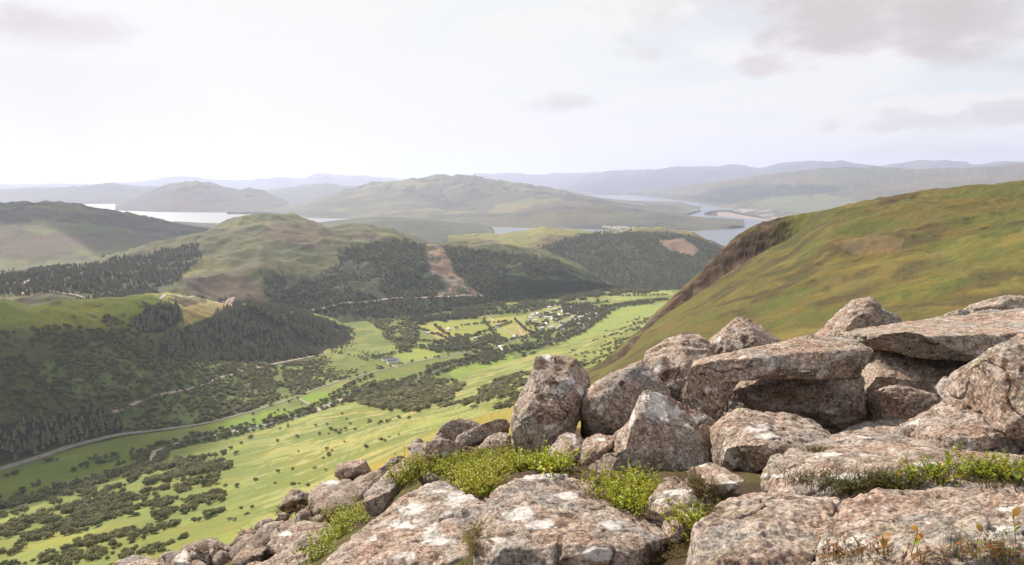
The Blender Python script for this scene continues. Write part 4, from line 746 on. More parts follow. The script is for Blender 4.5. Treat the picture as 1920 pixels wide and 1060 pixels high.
add_rock('thin leaning slab along the left of the bilberry patch', [dict(o=O(0, (672, 972, 6.0), (684, 925, 6.4), (725, 885, 6.9), (768, 855, 7.3), (780, 862, 7.2), (745, 900, 6.6), (715, 945, 6.0), (690, 975, 5.7)), t=0.4)], sm=4, rough=0.7, px=3.4)
add_rock('rough row of broken rock behind the thin leaning slab', [dict(o=O(9.0, (690, 900), (704, 882), (725, 862), (760, 846), (775, 852), (740, 880), (712, 905)), t=0.4)], sm=3, rough=1.4, px=3)
add_rock('angular block perched on top at left, above the big round boulder', [dict(o=O(9.4, (621, 886), (634, 868), (658, 860), (680, 855), (694, 884), (682, 902), (650, 910), (636, 900)), f=O(9.1, (650, 885)), t=0.5), dict(o=O(9.1, (648, 918), (676, 888), (696, 888), (700, 915), (670, 930)), t=0.4)], sm=3, rough=0.7, px=3)
add_rock('big round boulder low on the left with a shaded face', [dict(o=O(0, (574, 955, 8.4), (577, 926, 8.6), (590, 904, 8.8), (612, 894, 8.9), (642, 902, 8.9), (684, 920, 8.7), (690, 938, 8.4), (652, 956, 8.0), (622, 985, 7.8), (590, 985, 8.0)), f=O(0, (608, 940, 8.0)), t=0.6)], pale=[(620, 905, 20, 6)], sm=6, rough=0.8, px=3.4)
add_rock('dark brown rock at the far left of the boulders, by the grass edge', [dict(o=O(10.6, (520, 956), (533, 930), (547, 917), (576, 921), (580, 945), (552, 960)), f=O(10.3, (550, 940)), t=0.5)], sm=3, rough=1.1, px=3)
add_rock('low flat rock in front of the big round boulder', [dict(o=O(0, (618, 985, 7.2), (640, 953, 7.6), (684, 938, 7.9), (690, 950, 7.7), (665, 972, 7.2), (645, 995, 7.0)), t=0.4)], sm=5, px=3.4)
add_rock('upright pale splinter of rock on the grass edge', [dict(o=O(9.6, (510, 980), (524, 958), (537, 960), (532, 978), (518, 990)), t=0.3)], sm=3, px=3, name='stone')
add_rock('pale stone below the upright splinter', [dict(o=O(8.8, (503, 998), (535, 976), (549, 982), (545, 1000), (515, 1010)), t=0.3)], sm=3, px=3, name='stone')
add_rock('pale stone touching the left foot of the big round boulder', [dict(o=O(8.6, (545, 992), (570, 963), (585, 972), (580, 1000), (555, 1005)), t=0.3)], sm=4, px=3, name='stone')
add_rock('broken rock with a white face near the bottom left', [dict(o=O(0, (425, 1062, 6.6), (440, 1035, 6.9), (478, 1004, 7.4), (502, 1004, 7.4), (508, 1028, 7.0), (470, 1060, 6.5), (440, 1080, 6.3)), t=0.4)], pale=[(490, 1018, 12, 10)], sm=3, rough=1.2, px=3.4)
add_rock('rough crumbling rock mass left of the wide flat slab', [dict(o=O(0, (502, 1030, 6.5), (510, 1002, 6.9), (548, 986, 7.2), (620, 984, 7.0), (640, 1005, 6.4), (600, 1040, 5.8), (545, 1060, 5.8)), f=O(0, (570, 1015, 6.2)), t=0.4)], pale=[(535, 1000, 14, 6)], sm=2, rough=1.7, px=3.2)
add_rock('jumbled rock at the bottom edge left of the wide flat slab', [dict(o=O(0, (430, 1110, 5.4), (460, 1066, 5.9), (515, 1044, 6.0), (590, 1032, 5.8), (600, 1060, 5.2), (540, 1120, 4.6)), t=0.4)], sm=2, rough=1.6, px=3.2)
add_rock('reddish knobbly rock at the bottom left edge of the scree', [dict(o=O(0, (350, 1048, 8.0), (360, 1018, 8.3), (386, 1002, 8.5), (402, 1015, 8.3), (398, 1038, 8.0), (368, 1060, 7.7)), t=0.4)], dark=[(380, 1025, 20, 14)], sm=3, rough=1.4, px=3.4)
add_rock('white faced stone beside the reddish knobbly rock', [dict(o=O(0, (315, 1060, 7.8), (345, 1025, 8.2), (354, 1046, 8.0), (346, 1075, 7.6)), t=0.4)], pale=[(338, 1045, 16, 18)], sm=3, px=3.4, name='stone')
add_rock('last low rock of the scree at the bottom left', [dict(o=O(0, (180, 1080, 8.8), (215, 1052, 9.1), (250, 1040, 9.2), (266, 1056, 9.0), (300, 1058, 8.8), (290, 1085, 8.4)), t=0.4)], sm=3, rough=1.3, px=3.4)
# more of the boulder field, carrying the slabs that run out of the picture on the right
add_rock('boulder holding up the far end of the great flat slab, beyond the right edge', [dict(o=O(0, (1960, 650, 9.2), (2080, 640, 9.2), (2200, 660, 9.0), (2220, 780, 8.4), (1980, 780, 8.4)), t=1.2)], px=6, sm=5)
add_rock('boulder under the middle of the great flat slab, hidden in the hollow', [dict(o=O(0, (1850, 665, 9.0), (1990, 660, 9.0), (2000, 800, 8.2), (1860, 800, 8.2)), t=1.0)], px=6, sm=5)
add_rock('broad boulder against the right side of the tall rounded boulder, out of the picture', [dict(o=O(0, (2080, 720, 4.6), (2240, 700, 4.7), (2400, 820, 4.4), (2380, 1000, 3.9), (2080, 960, 3.9)), t=0.8)], px=6, sm=5)
add_rock('low boulder beneath the tall rounded boulder at the right edge', [dict(o=O(0, (1940, 830, 4.6), (2060, 820, 4.7), (2120, 960, 4.1), (1950, 960, 4.1)), t=0.7)], px=6, sm=5)
add_rock('flat rock beyond the corner slab, out of the picture to the right', [dict(o=O(0, (2090, 1000, 3.2), (2300, 980, 3.4), (2400, 1120, 2.8), (2120, 1160, 2.5)), t=0.4, back=(0, .4, -.9))], px=6, sm=5)
def scree():
    """small loose stones along the left edge and in the gaps"""
    base = []
    for k in range(5):
        r = np.random.default_rng(50+k); P = r.normal(size=(14, 3)); P /= np.linalg.norm(P, axis=1)[:, None]; P *= np.array([1, .8, .6])*r.uniform(.8, 1.1, (14, 1))
        bm = bmesh.new(); hull_bm(bm, P*0.5); me0 = bpy.data.meshes.new('t'); bm.to_mesh(me0); bm.free()
        me, co = sculpt(me0, 0.075, 2, 60+k, 1.2, 1.0); me.vertices.foreach_set('co', co.astype(np.float32).ravel()); me.update(); me.name = 'scree_stone'
        a_ = me.attributes.new('marks', 'FLOAT_COLOR', 'POINT'); a_.data.foreach_set('color', np.tile(np.array([0, 0, 0, 1], np.float32), len(me.vertices))); me.materials.clear(); me.materials.append(M['rock']); base.append(me)
    r = np.random.default_rng(3); spots = []
    line = [(190, 1075, 8.8), (330, 1045, 8.6), (420, 1030, 8.3), (520, 985, 9.3), (600, 985, 8.2), (690, 905, 9.2), (770, 862, 8.9), (850, 838, 9)]
    for i in range(150):
        t = r.uniform(0, len(line)-1.001); j = int(t); f = t-j; a, b = line[j], line[j+1]
        q = P3(a[0]+(b[0]-a[0])*f, a[1]+(b[1]-a[1])*f, a[2]+(b[2]-a[2])*f); spots.append((q[0]+r.normal()*.35, q[1]+r.normal()*.7-.1, r.uniform(.5, 1.5) if i < 70 else r.uniform(1.4, 2.9)))
    for i in range(16): q = P3(r.uniform(1000, 1350), r.uniform(880, 960), r.uniform(4.2, 5.2)); spots.append((q[0], q[1], r.uniform(.3, .7)))
    for i, (x, y, s) in enumerate(spots):
        s *= 0.24; o = link('scree_stone', base[i % 5]); o.location = (x, y, float(gz(x, y))+0.12*s); o.rotation_euler = (r.uniform(-.5, .5), r.uniform(-.5, .5), r.uniform(0, 6.3)); o.scale = (s, s*r.uniform(.7, 1.1), s*r.uniform(.6, 1))
        tag(o, 'loose small scree stone lying between the larger rocks', 'stone', 'loose scree stones among the boulders')
scree()

# ------------------------------------------------------------------ roads, tracks and river, draped on the land
def smooth_line(pts, step):
    P = np.array(pts, float)[:, :2]
    d = np.r_[0, np.cumsum(np.hypot(*np.diff(P, axis=0).T))]; n = max(3, int(d[-1]/step)); t = np.linspace(0, d[-1], n)
    q = np.stack([np.interp(t, d, P[:, 0]), np.interp(t, d, P[:, 1])], 1); k = max(1, int(24/step)); ker = np.hanning(2*k+3)[1:-1]; ker /= ker.sum()
    for a in (0, 1):
        e = np.pad(q[:, a], len(ker)//2, 'reflect', reflect_type='odd'); q[:, a] = np.convolve(e, ker, 'valid')
    return q
def strip(name, px_pts, width, mat, keys, lift=0.5, label=None, step=9.0, wvar=0.0, seed=0):
    W3 = [hit(x, y, keys) for x, y in px_pts]; W3 = [w for w in W3 if w is not None]
    if len(W3) < 2: return None
    q = smooth_line(W3, step); t = np.gradient(q, axis=0); t /= np.linalg.norm(t, axis=1)[:, None]; nrm = np.stack([-t[:, 1], t[:, 0]], 1)
    w = np.full(len(q), width/2.0)
    if wvar: w = w*(1+wvar*fbm(np.arange(len(q))*step/60.0, np.zeros(len(q)), None, 3, .5, seed))
    V = []
    for c, n_, ww in zip(q, nrm, w):
        for s in (-1, -.33, .33, 1):
            x, y = c+n_*ww*s; V.append((x, y, max(height(x, y, GL), SEA)+lift))
    n = len(q); F = [(4*i+j, 4*i+j+1, 4*i+j+5, 4*i+j+4) for i in range(n-1) for j in range(3)]
    o = link(name, mesh_np(name, V, F), mat); tag(o, label, kind='structure'); return o
R1 = [(-60, 905), (0, 881), (60, 863), (130, 838), (220, 815), (300, 807), (380, 796), (450, 778), (520, 758), (600, 727), (660, 709), (740, 688), (800, 675), (850, 667), (900, 658), (960, 640), (1010, 625)]
strip('road', R1, 5, M['tarmac'], ['valley', 'spur', 'near'], 0.8, 'narrow road along the glen floor')
strip('forest_track', [(200, 776), (260, 755), (330, 735), (400, 714), (470, 693), (525, 681), (560, 674), (612, 664)], 5.5, M['gravel'], ['spur'], 0.8, 'pale forest track slanting across the spur')
strip('forest_track', [(570, 584), (620, 575), (700, 566), (770, 560), (840, 557), (905, 555)], 8, M['gravel'], ['mid'], 1.0, 'straight forest track across the wooded hillside')
strip('forest_track', [(53, 526), (40, 538), (56, 543), (38, 553)], 8, M['gravel'], ['mid', 'spur'], 1.0, 'zigzag bend of track at far left')
strip('forest_track', [(60, 552), (140, 552), (150, 556), (172, 560)], 7, M['gravel'], ['mid'], 1.0, 'track behind the grassy crest at left')
strip('forest_track', [(300, 562), (310, 552), (330, 557), (440, 556), (425, 565), (405, 570)], 7, M['gravel'], ['mid', 'spur'], 1.0, 'track turning back above the plantation')
strip('field_path', [(560, 748), (578, 757), (596, 766)], 4, M['gravel'], ['valley'], 0.6, 'short path across the field by the road')
strip('lane', [(725, 682), (745, 690)], 5, M['gravel'], ['valley'], 0.7, 'lane to the farm')
strip('lane', [(910, 590), (935, 610), (970, 632)], 4, M['gravel'], ['valley'], 0.7, 'lane running down from the farm sheds to the village')
strip('lane', [(974, 600), (972, 615), (980, 630)], 4, M['gravel'], ['valley'], 0.7, 'pale lane at the field edge by the village')
RIV = [(-60, 965), (0, 948), (60, 935), (120, 918), (160, 905), (200, 896), (260, 880), (283, 866), (290, 850), (320, 836), (380, 821), (450, 808), (540, 789), (600, 767), (640, 748), (680, 730), (730, 720), (780, 713), (830, 692), (900, 672), (960, 655), (1020, 645), (1080, 625), (1112, 600), (1122, 588), (1160, 574), (1220, 567)]
strip('river', RIV, 11, M['river'], ['valley', 'near'], 0.7, 'river winding along the glen', 7.0, 0.5, 4)
strip('gravel_bar', [(92, 932), (120, 921), (152, 910)], 14, M['gravel'], ['valley', 'near'], 0.9, 'pinkish gravel bar beside the river at lower left', 5, 0.6, 6)
strip('gravel_bar', [(262, 882), (280, 872), (288, 858), (300, 845)], 20, M['gravel'], ['valley', 'near'], 0.9, 'pinkish gravel bar in the bend of the river', 5, 0.6, 7)
strip('gravel_bar', [(592, 772), (620, 760), (648, 745)], 12, M['gravel'], ['valley', 'near'], 0.9, 'pale gravel bar by the road bridge bend', 5, 0.6, 8)

# ------------------------------------------------------------------ trees
def conifer_mesh(seed, tiers=6, sides=8):
    r = np.random.default_rng(seed); V, F, C = [], [], []
    h = 1.0; k = 5
    for i in range(k): V.append((0.02*math.cos(6.283*i/k), 0.02*math.sin(6.283*i/k), 0)); C.append((0.06, 0.045, 0.035))
    V.append((0, 0, 0.35)); C.append((0.06, 0.045, 0.035))
    for i in range(k): F.append((i, (i+1) % k, k))
    tint = np.array((0.165, 0.16, 0.105))
    for t in range(tiers):
        z0 = 0.08+0.84*t/tiers; z1 = min(1.0, z0+0.34*(1-0.4*t/tiers)); rad = 0.25*(1-t/(tiers+0.6))**0.85*r.uniform(.85, 1.15)
        b = len(V); ph = r.uniform(0, 6.3)
        for i in range(sides):
            a = ph+6.283*i/sides; q = rad*(1.12 if i % 2 else 0.72)*r.uniform(.8, 1.2); V.append((q*math.cos(a), q*math.sin(a), z0+r.uniform(-.025, .02))); C.append(tint*r.uniform(.8, 1.5))
        V.append((r.normal()*.006, r.normal()*.006, z1)); C.append(tint*r.uniform(1.4, 2.0))
        for i in range(sides): F.append((b+i, b+(i+1) % sides, b+sides))
    return mesh_np('spruce', V, F, np.array(C), smooth=False)
def broad_mesh(seed, tint, n=150, w=0.5, squat=0.8):
    r = np.random.default_rng(seed); V, F, C = [], [], []; tint = np.array(tint)
    k = 5
    for i in range(k): V.append((0.035*math.cos(6.283*i/k), 0.035*math.sin(6.283*i/k), -.03)); C.append((0.07, 0.055, 0.045))
    V.append((0.01, 0, 0.5)); C.append((0.07, 0.055, 0.045))
    for i in range(k): F.append((i, (i+1) % k, k))
    lobes = [(np.array([0, 0, .5]), .36)]+[(np.array([math.cos(a)*.26*r.uniform(.6, 1.1), math.sin(a)*.26*r.uniform(.6, 1.1), r.uniform(.3, .68)]), r.uniform(.18, .3)) for a in np.linspace(0, 6.283, 8)[:-1]+r.uniform(0, 1)]
    for j in range(n):
        c, rad = lobes[r.integers(len(lobes))]; d = r.normal(size=3); d /= np.linalg.norm(d); p = c+d*rad*r.uniform(.75, 1.05); p[2] = max(p[2]*squat+.1, .06)
        nrm = d*.7+r.normal(size=3)*.35+np.array([0, 0, .45]); nrm /= np.linalg.norm(nrm); u = np.cross(nrm, r.normal(size=3)); u /= np.linalg.norm(u); v = np.cross(nrm, u); s = r.uniform(.055, .12)
        b = len(V); col = tint*r.uniform(.65, 1.4)
        for q in range(5):
            a = 6.283*q/5; rr = s*r.uniform(.7, 1.25); V.append(p+u*rr*math.cos(a)+v*rr*math.sin(a)+nrm*(.02*r.normal())); C.append(col)
        V.append(p+nrm*s*.35); C.append(col)
        for q in range(5): F.append((b+q, b+(q+1) % 5, b+5))
    V = np.array(V, float); V[:, :2] *= w/0.45
    return mesh_np('broadleaf', V, F, np.array(C), smooth=False)
CON = [conifer_mesh(i) for i in range(5)]
BRD = [broad_mesh(20+i, c, 130) for i, c in enumerate(((0.15, 0.155, 0.075), (0.17, 0.165, 0.08), (0.13, 0.14, 0.07), (0.2, 0.185, 0.1)))]
PAL = [broad_mesh(40+i, c, 130, 0.55, 0.75) for i, c in enumerate(((0.28, 0.25, 0.15), (0.24, 0.23, 0.12)))]
for me in CON+BRD+PAL: me.materials.append(M['tree'])
FRONT = [(150, 1062), (430, 1010), (560, 925), (690, 855), (800, 800), (960, 765), (1010, 640), (1110, 690), (1210, 655), (1330, 590), (1920, 560), (2400, 560), (2400, 1200), (150, 1200)]
def scatter(hill, poly, spacing, seed, dens=None, jit=14.0):
    """random points on a hill inside a traced patch, about one tree per spacing^2 of ground"""
    H = HILLS[hill]; r = np.random.default_rng(seed)
    X, Y, Z = H.X, H.Y, H.Z; cx = (X[:-1, :-1]+X[1:, 1:])/2; cy = (Y[:-1, :-1]+Y[1:, 1:])/2; cz = (Z[:-1, :-1]+Z[1:, 1:])/2
    px, py = project(cx, cy, cz); n = fbm(cx/70, cy/70, None, 3, .6, seed); n2 = fbm(cx/18, cy/18, None, 2, .6, seed+1)
    m = inpoly(px+jit*n+5*n2, py+jit*.5*n+2*n2, poly) if poly is not None else np.ones(cx.shape, bool)
    ar = np.abs((X[1:, 1:]-X[:-1, :-1])*(Y[1:, :-1]-Y[:-1, 1:])-(X[1:, :-1]-X[:-1, 1:])*(Y[1:, 1:]-Y[:-1, :-1]))/2
    lam = ar/spacing**2*m
    if hill == 'near': lam = lam*(np.hypot(cx, cy) > 300)
    if dens is not None: lam = lam*dens(cx, cy, px, py)
    cnt = r.poisson(lam); ii = np.repeat(np.arange(cnt.size), cnt.ravel()); a, b = np.unravel_index(ii, cnt.shape); u, v = r.random(len(ii)), r.random(len(ii))
    def bl(A): return (A[a, b]*(1-u)*(1-v)+A[a, b+1]*u*(1-v)+A[a+1, b]*(1-u)*v+A[a+1, b+1]*u*v)
    return np.stack([bl(X), bl(Y), bl(Z)], 1)
def along(pts_px, keys, off, spread, spacing, seed, dens=0.8):
    W3 = [hit(x, y, keys) for x, y in pts_px]; W3 = [w for w in W3 if w]; q = smooth_line(W3, spacing); r = np.random.default_rng(seed)
    t = np.gradient(q, axis=0); t /= np.linalg.norm(t, axis=1)[:, None]; nn = np.stack([-t[:, 1], t[:, 0]], 1); out = []
    for c, n_ in zip(q, nn):
        if r.random() < dens:
            p = c+n_*(off+r.normal()*spread)+t[0]*r.normal()*spacing*.3; out.append((p[0], p[1], height(p[0], p[1], keys)))
    return np.array(out).reshape(-1, 3)
def clump(scale, lo, hi, seed): return lambda x, y, px, py: sstep(fbm(x/scale, y/scale, None, 4, .55, seed), lo, hi)
ALL_C, ALL_B = [], []            # (points, size range, label, group key)
def C(P, lo, hi, where): ALL_C.append((P, lo, hi, where))
def B(P, lo, hi, where, kinds=0): ALL_B.append((P, lo, hi, where, kinds))
def gaps(x, y, px, py):          # rides and small clearings in a plantation
    a = np.abs(vnoise(x/130+y/260, y/90-x/400, None, 300)); return sstep(a, 0.02, 0.06)*sstep(fbm(x/40, y/40, None, 3, .5, 301), -0.45, -0.25)
C(scatter('spur', F1B, 6.0, 1, gaps), 9, 16, 'the plantation on the spur')
C(scatter('spur', F1A, 6.5, 2, None), 9, 15, 'the square wood on the crest of the spur')
C(scatter('spur', F3, 6.5, 3, None), 9, 15, 'the shaded belt above the glen road at left')
C(scatter('mid', F2, 8.5, 4, gaps), 8, 14, 'the forest on the hill at left')
def no_slip(x, y, px, py): return (~inpoly(px, py, SLIP))*sstep(fbm(x/90, y/90, None, 4, .5, 310), -0.35, -0.1)
C(scatter('mid', F4, 9.5, 5, no_slip), 7, 13, 'the forest on the long hillside')
C(scatter('mid2', F5, 10.5, 6, lambda x, y, px, py: ~inpoly(px, py, BARE)), 7, 13, 'the forest on the hill by the loch')
C(scatter('mid', [(140, 562), (230, 547), (292, 545), (300, 552), (250, 560), (130, 572)], 7, 7), 10, 14, 'the strip of forest behind the grassy crest')
C(scatter('valley', [(770, 598), (850, 588), (900, 582), (905, 592), (850, 600), (775, 606)], 8, 8), 14, 20, 'the belt of tall trees at the foot of the hillside')
B(scatter('spur', SCRUB, 5.6, 10, clump(30, -0.45, -0.05, 320)), 3.5, 7.5, 'the scrub on the lower slope of the spur', 1)
B(scatter('spur', DARKSLOPE, 6.5, 11, clump(45, -0.4, 0.0, 321)), 3.5, 8, 'the shaded slope at left')
B(scatter('spur', [(200, 585), (240, 590), (252, 625), (290, 640), (270, 690), (240, 650), (215, 625), (190, 600)], 8.0, 12, clump(25, -0.1, 0.2, 322)), 5, 9, 'the gully beside the square wood', 1)
B(scatter('mid', [(480, 555), (520, 540), (600, 580), (560, 592), (440, 590), (330, 575), (340, 555)], 11, 13, clump(40, -0.1, 0.2, 323)), 5, 9, 'the scrub above the plantation', 1)
B(scatter('mid', F4, 15, 14, no_slip), 6, 12, 'the hillside forest')
B(scatter('spur', [(650, 605), (720, 590), (770, 600), (790, 630), (760, 660), (742, 655), (735, 635)], 8, 15), 6, 11, 'the light wood at the tip of the spur', 1)
LOWW = [(0, 935), (60, 930), (130, 915), (200, 895), (290, 868), (340, 860), (420, 850), (440, 870), (400, 900), (430, 940), (400, 985), (340, 1010), (250, 1075), (-100, 1100), (-150, 950)]
B(scatter('near', [(200, 1075), (420, 985), (560, 905), (640, 905), (560, 960), (420, 1020), (300, 1080)], 14, 26, clump(20, 0.0, 0.3, 350)), 3.5, 7, 'the slope just beyond the scree')
for hl in ('near', 'valley'):
    B(scatter(hl, LOWW, 6.3, 16, clump(48, -0.1, 0.1, 330)), 4.5, 9.5, 'the woods by the river at lower left')
    B(scatter(hl, [(640, 752), (690, 722), (760, 712), (810, 712), (865, 720), (850, 755), (780, 775), (735, 772), (690, 762)], 8, 17, clump(45, -0.35, 0.0, 331)), 6, 11, 'the wood beside the river in the middle of the glen', 1)
    B(scatter(hl, [(740, 765), (800, 760), (860, 765), (940, 770), (1000, 760), (1010, 700), (960, 705), (900, 735), (860, 755)], 8, 18, clump(32, -0.05, 0.2, 332)), 5, 9, 'the lines of small trees below the tall boulder', 1)
    B(scatter(hl, [(960, 700), (1010, 690), (1120, 640), (1180, 600), (1230, 590), (1200, 640), (1120, 690), (1020, 720)], 12, 19, clump(45, 0.05, 0.3, 333)), 4, 7, 'the pale slope under the shoulder', 1)
    B(scatter(hl, [(450, 760), (640, 735), (700, 800), (780, 780), (760, 830), (600, 900), (420, 990), (380, 960), (470, 860)], 30, 20, clump(60, 0.2, 0.4, 334)), 3, 6, 'the open grass slope', 0)
B(scatter('valley', [(780, 655), (850, 630), (900, 625), (960, 640), (1020, 640), (1000, 665), (930, 680), (860, 690), (800, 665)], 9, 21, clump(50, -0.1, 0.15, 340)), 7, 13, 'the trees round the lower village')
B(scatter('valley', [(985, 590), (1040, 570), (1110, 575), (1140, 560), (1140, 590), (1100, 615), (1040, 640), (1000, 640)], 14, 22, clump(40, -0.05, 0.25, 341)), 7, 12, 'the trees among the village cottages')
C(scatter('valley', [(1050, 575), (1110, 572), (1110, 590), (1060, 592)], 11, 23), 12, 18, 'the tall dark trees by the village')
B(scatter('valley', [(800, 582), (900, 574), (1000, 555), (1100, 543), (1180, 541), (1240, 548), (1140, 556), (1050, 566), (960, 585), (900, 588)], 9, 24, clump(60, -0.3, 0.0, 342)), 7, 13, 'the wooded edge of the glen')
B(scatter('valley', [(690, 600), (760, 592), (800, 602), (770, 660), (740, 650)], 9, 25, clump(50, -0.2, 0.1, 343)), 6, 11, 'the light wood below the hillside', 1)
B(scatter('valley', [(-60, 925), (0, 897), (120, 862), (235, 842), (285, 842), (240, 885), (60, 930), (-60, 955)], 9, 27, clump(28, 0.0, 0.25, 351)), 4, 8, 'the rough field between the road and the river at left')
VK = ['valley', 'near']
for off, sd in ((11, 30), (-11, 31), (17, 32), (-17, 33)): B(along(RIV, VK, off, 3.5, 8.5, sd, 0.72), 6, 11, 'the banks of the river')
for i, ln in enumerate(([(778, 612), (800, 622), (850, 640), (880, 650)], [(815, 610), (830, 622), (850, 636)], [(965, 600), (985, 620), (1010, 630)], [(860, 640), (900, 625), (940, 612), (960, 605)], [(770, 640), (800, 640), (850, 648)], [(700, 672), (760, 660), (780, 636)],
                         [(1005, 628), (1060, 618), (1108, 596), (1140, 576), (1250, 562)], [(1020, 590), (1080, 575), (1140, 566)], [(620, 742), (670, 716), (700, 706)], [(800, 690), (860, 678), (920, 660)], [(120, 962), (200, 925), (280, 890)], [(420, 812), (480, 800), (520, 790)],
  [(790, 604), (830, 600), (880, 598)], [(905, 600), (920, 618), (945, 640)], [(860, 612), (900, 608), (950, 604)], [(1130, 552), (1180, 556), (1250, 553)], [(1060, 612), (1090, 590), (1100, 570)], [(985, 585), (1030, 575), (1060, 566)], [(940, 640), (1000, 632), (1060, 640)], [(830, 655), (880, 660), (930, 665)], [(700, 745), (760, 735), (840, 728)])):
    B(along(ln, VK, 0, 2.5, 6.5, 50+i, 0.85), 6, 10, 'the hedgerows between the glen fields')
    if i in (6,): B(along(ln, VK, 10, 4, 7, 70+i, 0.85), 7, 12, 'the hedgerows between the glen fields')
B(along(R1, ['valley', 'spur', 'near'], 9, 2.5, 12, 60, 0.5), 5, 8, 'the roadside')
LONE = [(540, 800, 5), (657, 796, 5), (525, 805, 4), (507, 782, 8), (537, 787, 7), (592, 800, 6), (613, 797, 5), (620, 807, 8), (629, 810, 7), (648, 806, 7), (650, 787, 5), (557, 821, 7), (599, 815, 6), (520, 828, 6), (613, 844, 7), (623, 847, 5), (590, 880, 7), (611, 883, 5), (516, 908, 4), (452, 833, 6), (433, 843, 7), (442, 853, 9), (430, 870, 5), (390, 903, 5), (423, 913, 7), (392, 947, 8), (368, 950, 8), (392, 965, 8), (430, 975, 7), (440, 977, 6), (473, 953, 4), (452, 955, 4), (710, 796, 5), (732, 789, 4), (730, 821, 4), (748, 817, 4), (767, 786, 7), (470, 823, 9), (646, 830, 4), (560, 848, 4)]
def seen(P):
    px, py = project(P[:, 0], P[:, 1], P[:, 2]+5); return (px > 2) & (px < 1918) & (py > 300) & (py < 1056) & ~inpoly(px, py, FRONT)
def in_front_clear(P):
    """true where no nearer hill hides the point"""
    ok = np.zeros(len(P), bool)
    for i, p in enumerate(P):
        px, py = project(*(p+np.array([0, 0, 6.0]))); h = hit(px, py, ['spur', 'near', 'shoulder', 'mid'])
        ok[i] = h is None or math.hypot(h[0], h[1]) > math.hypot(p[0], p[1])-40
    return ok
def place_trees(ALL, meshes_for, name, cat, limit, lab, grp):
    P = np.concatenate([a[0] for a in ALL]); g = np.concatenate([np.full(len(a[0]), i) for i, a in enumerate(ALL)])
    r = np.random.default_rng(99); S = np.concatenate([r.uniform(a[1], a[2], len(a[0])) for a in ALL])*np.clip(np.hypot(P[:, 0], P[:, 1])/850, .4, 1)
    vis = seen(P); rank = np.where(vis, np.minimum(S, 12)/np.hypot(P[:, 0], P[:, 1]), 0); order = np.argsort(-rank)[:limit*3]
    order = order[in_front_clear(P[order])][:limit]; chosen = np.zeros(len(P), bool); chosen[order] = True
    first = None
    for i in order:
        ms = meshes_for(ALL[g[i]]); o = link(name, ms[int(r.integers(len(ms)))]); o.location = P[i]; o.rotation_euler = (0, 0, r.uniform(0, 6.3)); s = S[i]; o.scale = (s*r.uniform(.85, 1.15), s*r.uniform(.85, 1.15), s)
        tag(o, lab % ALL[g[i]][3], cat, grp % ALL[g[i]][3])
    return P[~chosen], S[~chosen], g[~chosen]
con_fn = lambda a: CON
def brd_fn(a): return (BRD, PAL+BRD[:2])[a[4]]
cp = place_trees(ALL_C, con_fn, 'spruce_tree', 'tree', 300, 'dark spruce tree in %s', 'spruces in %s')
bp = place_trees(ALL_B, brd_fn, 'broadleaf_tree', 'tree', 300, 'rounded broadleaf tree in %s', 'broadleaf trees in %s')
LONE_DONE = []
def bushes():
    r = np.random.default_rng(5)
    for x, y, w in LONE:
        h = hit(x, y, VK)
        if h is None: continue
        o = link('hawthorn_bush', (BRD+PAL)[len(LONE_DONE) % 6]); LONE_DONE.append(o); d = math.hypot(h[0], h[1]); s = max(2.5, w*1.15*d/FPX); o.location = h; o.scale = (s, s, s*.95); o.rotation_euler = (0, 0, r.uniform(0, 6.3))
        tag(o, 'round dark bush standing alone on the open grass slope', 'bush', 'lone bushes dotted over the grass slope')
bushes()
def wood(name, P, S, meshes, label):
    """everything past the nearest 300: one object of points, each carrying a tree"""
    if not len(P): return
    me = bpy.data.meshes.new(name); me.vertices.add(len(P)); me.vertices.foreach_set('co', P.astype(np.float32).ravel())
    a = me.attributes.new('size', 'FLOAT', 'POINT'); a.data.foreach_set('value', S.astype(np.float32)); me.materials.append(M['tree'])
    o = link(name, me); tag(o, label, kind='stuff')
    ng = bpy.data.node_groups.new(name, 'GeometryNodeTree'); ng.interface.new_socket('Geometry', in_out='INPUT', socket_type='NodeSocketGeometry'); ng.interface.new_socket('Geometry', in_out='OUTPUT', socket_type='NodeSocketGeometry')
    n, l = ng.nodes, ng.links; gi, go = n.new('NodeGroupInput'), n.new('NodeGroupOutput'); ip = n.new('GeometryNodeInstanceOnPoints'); ip.inputs['Pick Instance'].default_value = True
    jn = n.new('GeometryNodeJoinGeometry')
    for m in meshes:
        src = next(q for q in SC.objects if q.data == m); oi = n.new('GeometryNodeObjectInfo'); oi.transform_space = 'ORIGINAL'; oi.inputs['Object'].default_value = src
        oi.inputs['As Instance'].default_value = True; l.new(oi.outputs['Geometry'], jn.inputs[0])
    at = n.new('GeometryNodeInputNamedAttribute'); at.data_type = 'FLOAT'; at.inputs['Name'].default_value = 'size'
    rv = n.new('FunctionNodeRandomValue'); rv.data_type = 'FLOAT_VECTOR'; rv.inputs[0].default_value = (0, 0, 0); rv.inputs[1].default_value = (0, 0, 6.283)
    l.new(gi.outputs[0], ip.inputs['Points']); l.new(jn.outputs[0], ip.inputs['Instance']); l.new(at.outputs['Attribute'], ip.inputs['Scale']); l.new(rv.outputs[0], ip.inputs['Rotation']); l.new(ip.outputs[0], go.inputs[0])
    md = o.modifiers.new('trees', 'NODES'); md.node_group = ng
for i, a in enumerate(ALL_C): m_ = cp[2] == i; wood('forest', cp[0][m_], cp[1][m_], CON, 'dark mass of conifers in '+a[3])
keys = {}
for i, a in enumerate(ALL_B): keys.setdefault((a[3], a[4]), []).append(i)
for (w_, k_), ids in keys.items():
    m_ = np.isin(bp[2], ids); wood('woodland', bp[0][m_], bp[1][m_], (BRD, PAL+BRD[:2])[k_], 'mass of leafy trees in '+w_)
print('trees', len(cp[0]), len(bp[0]))

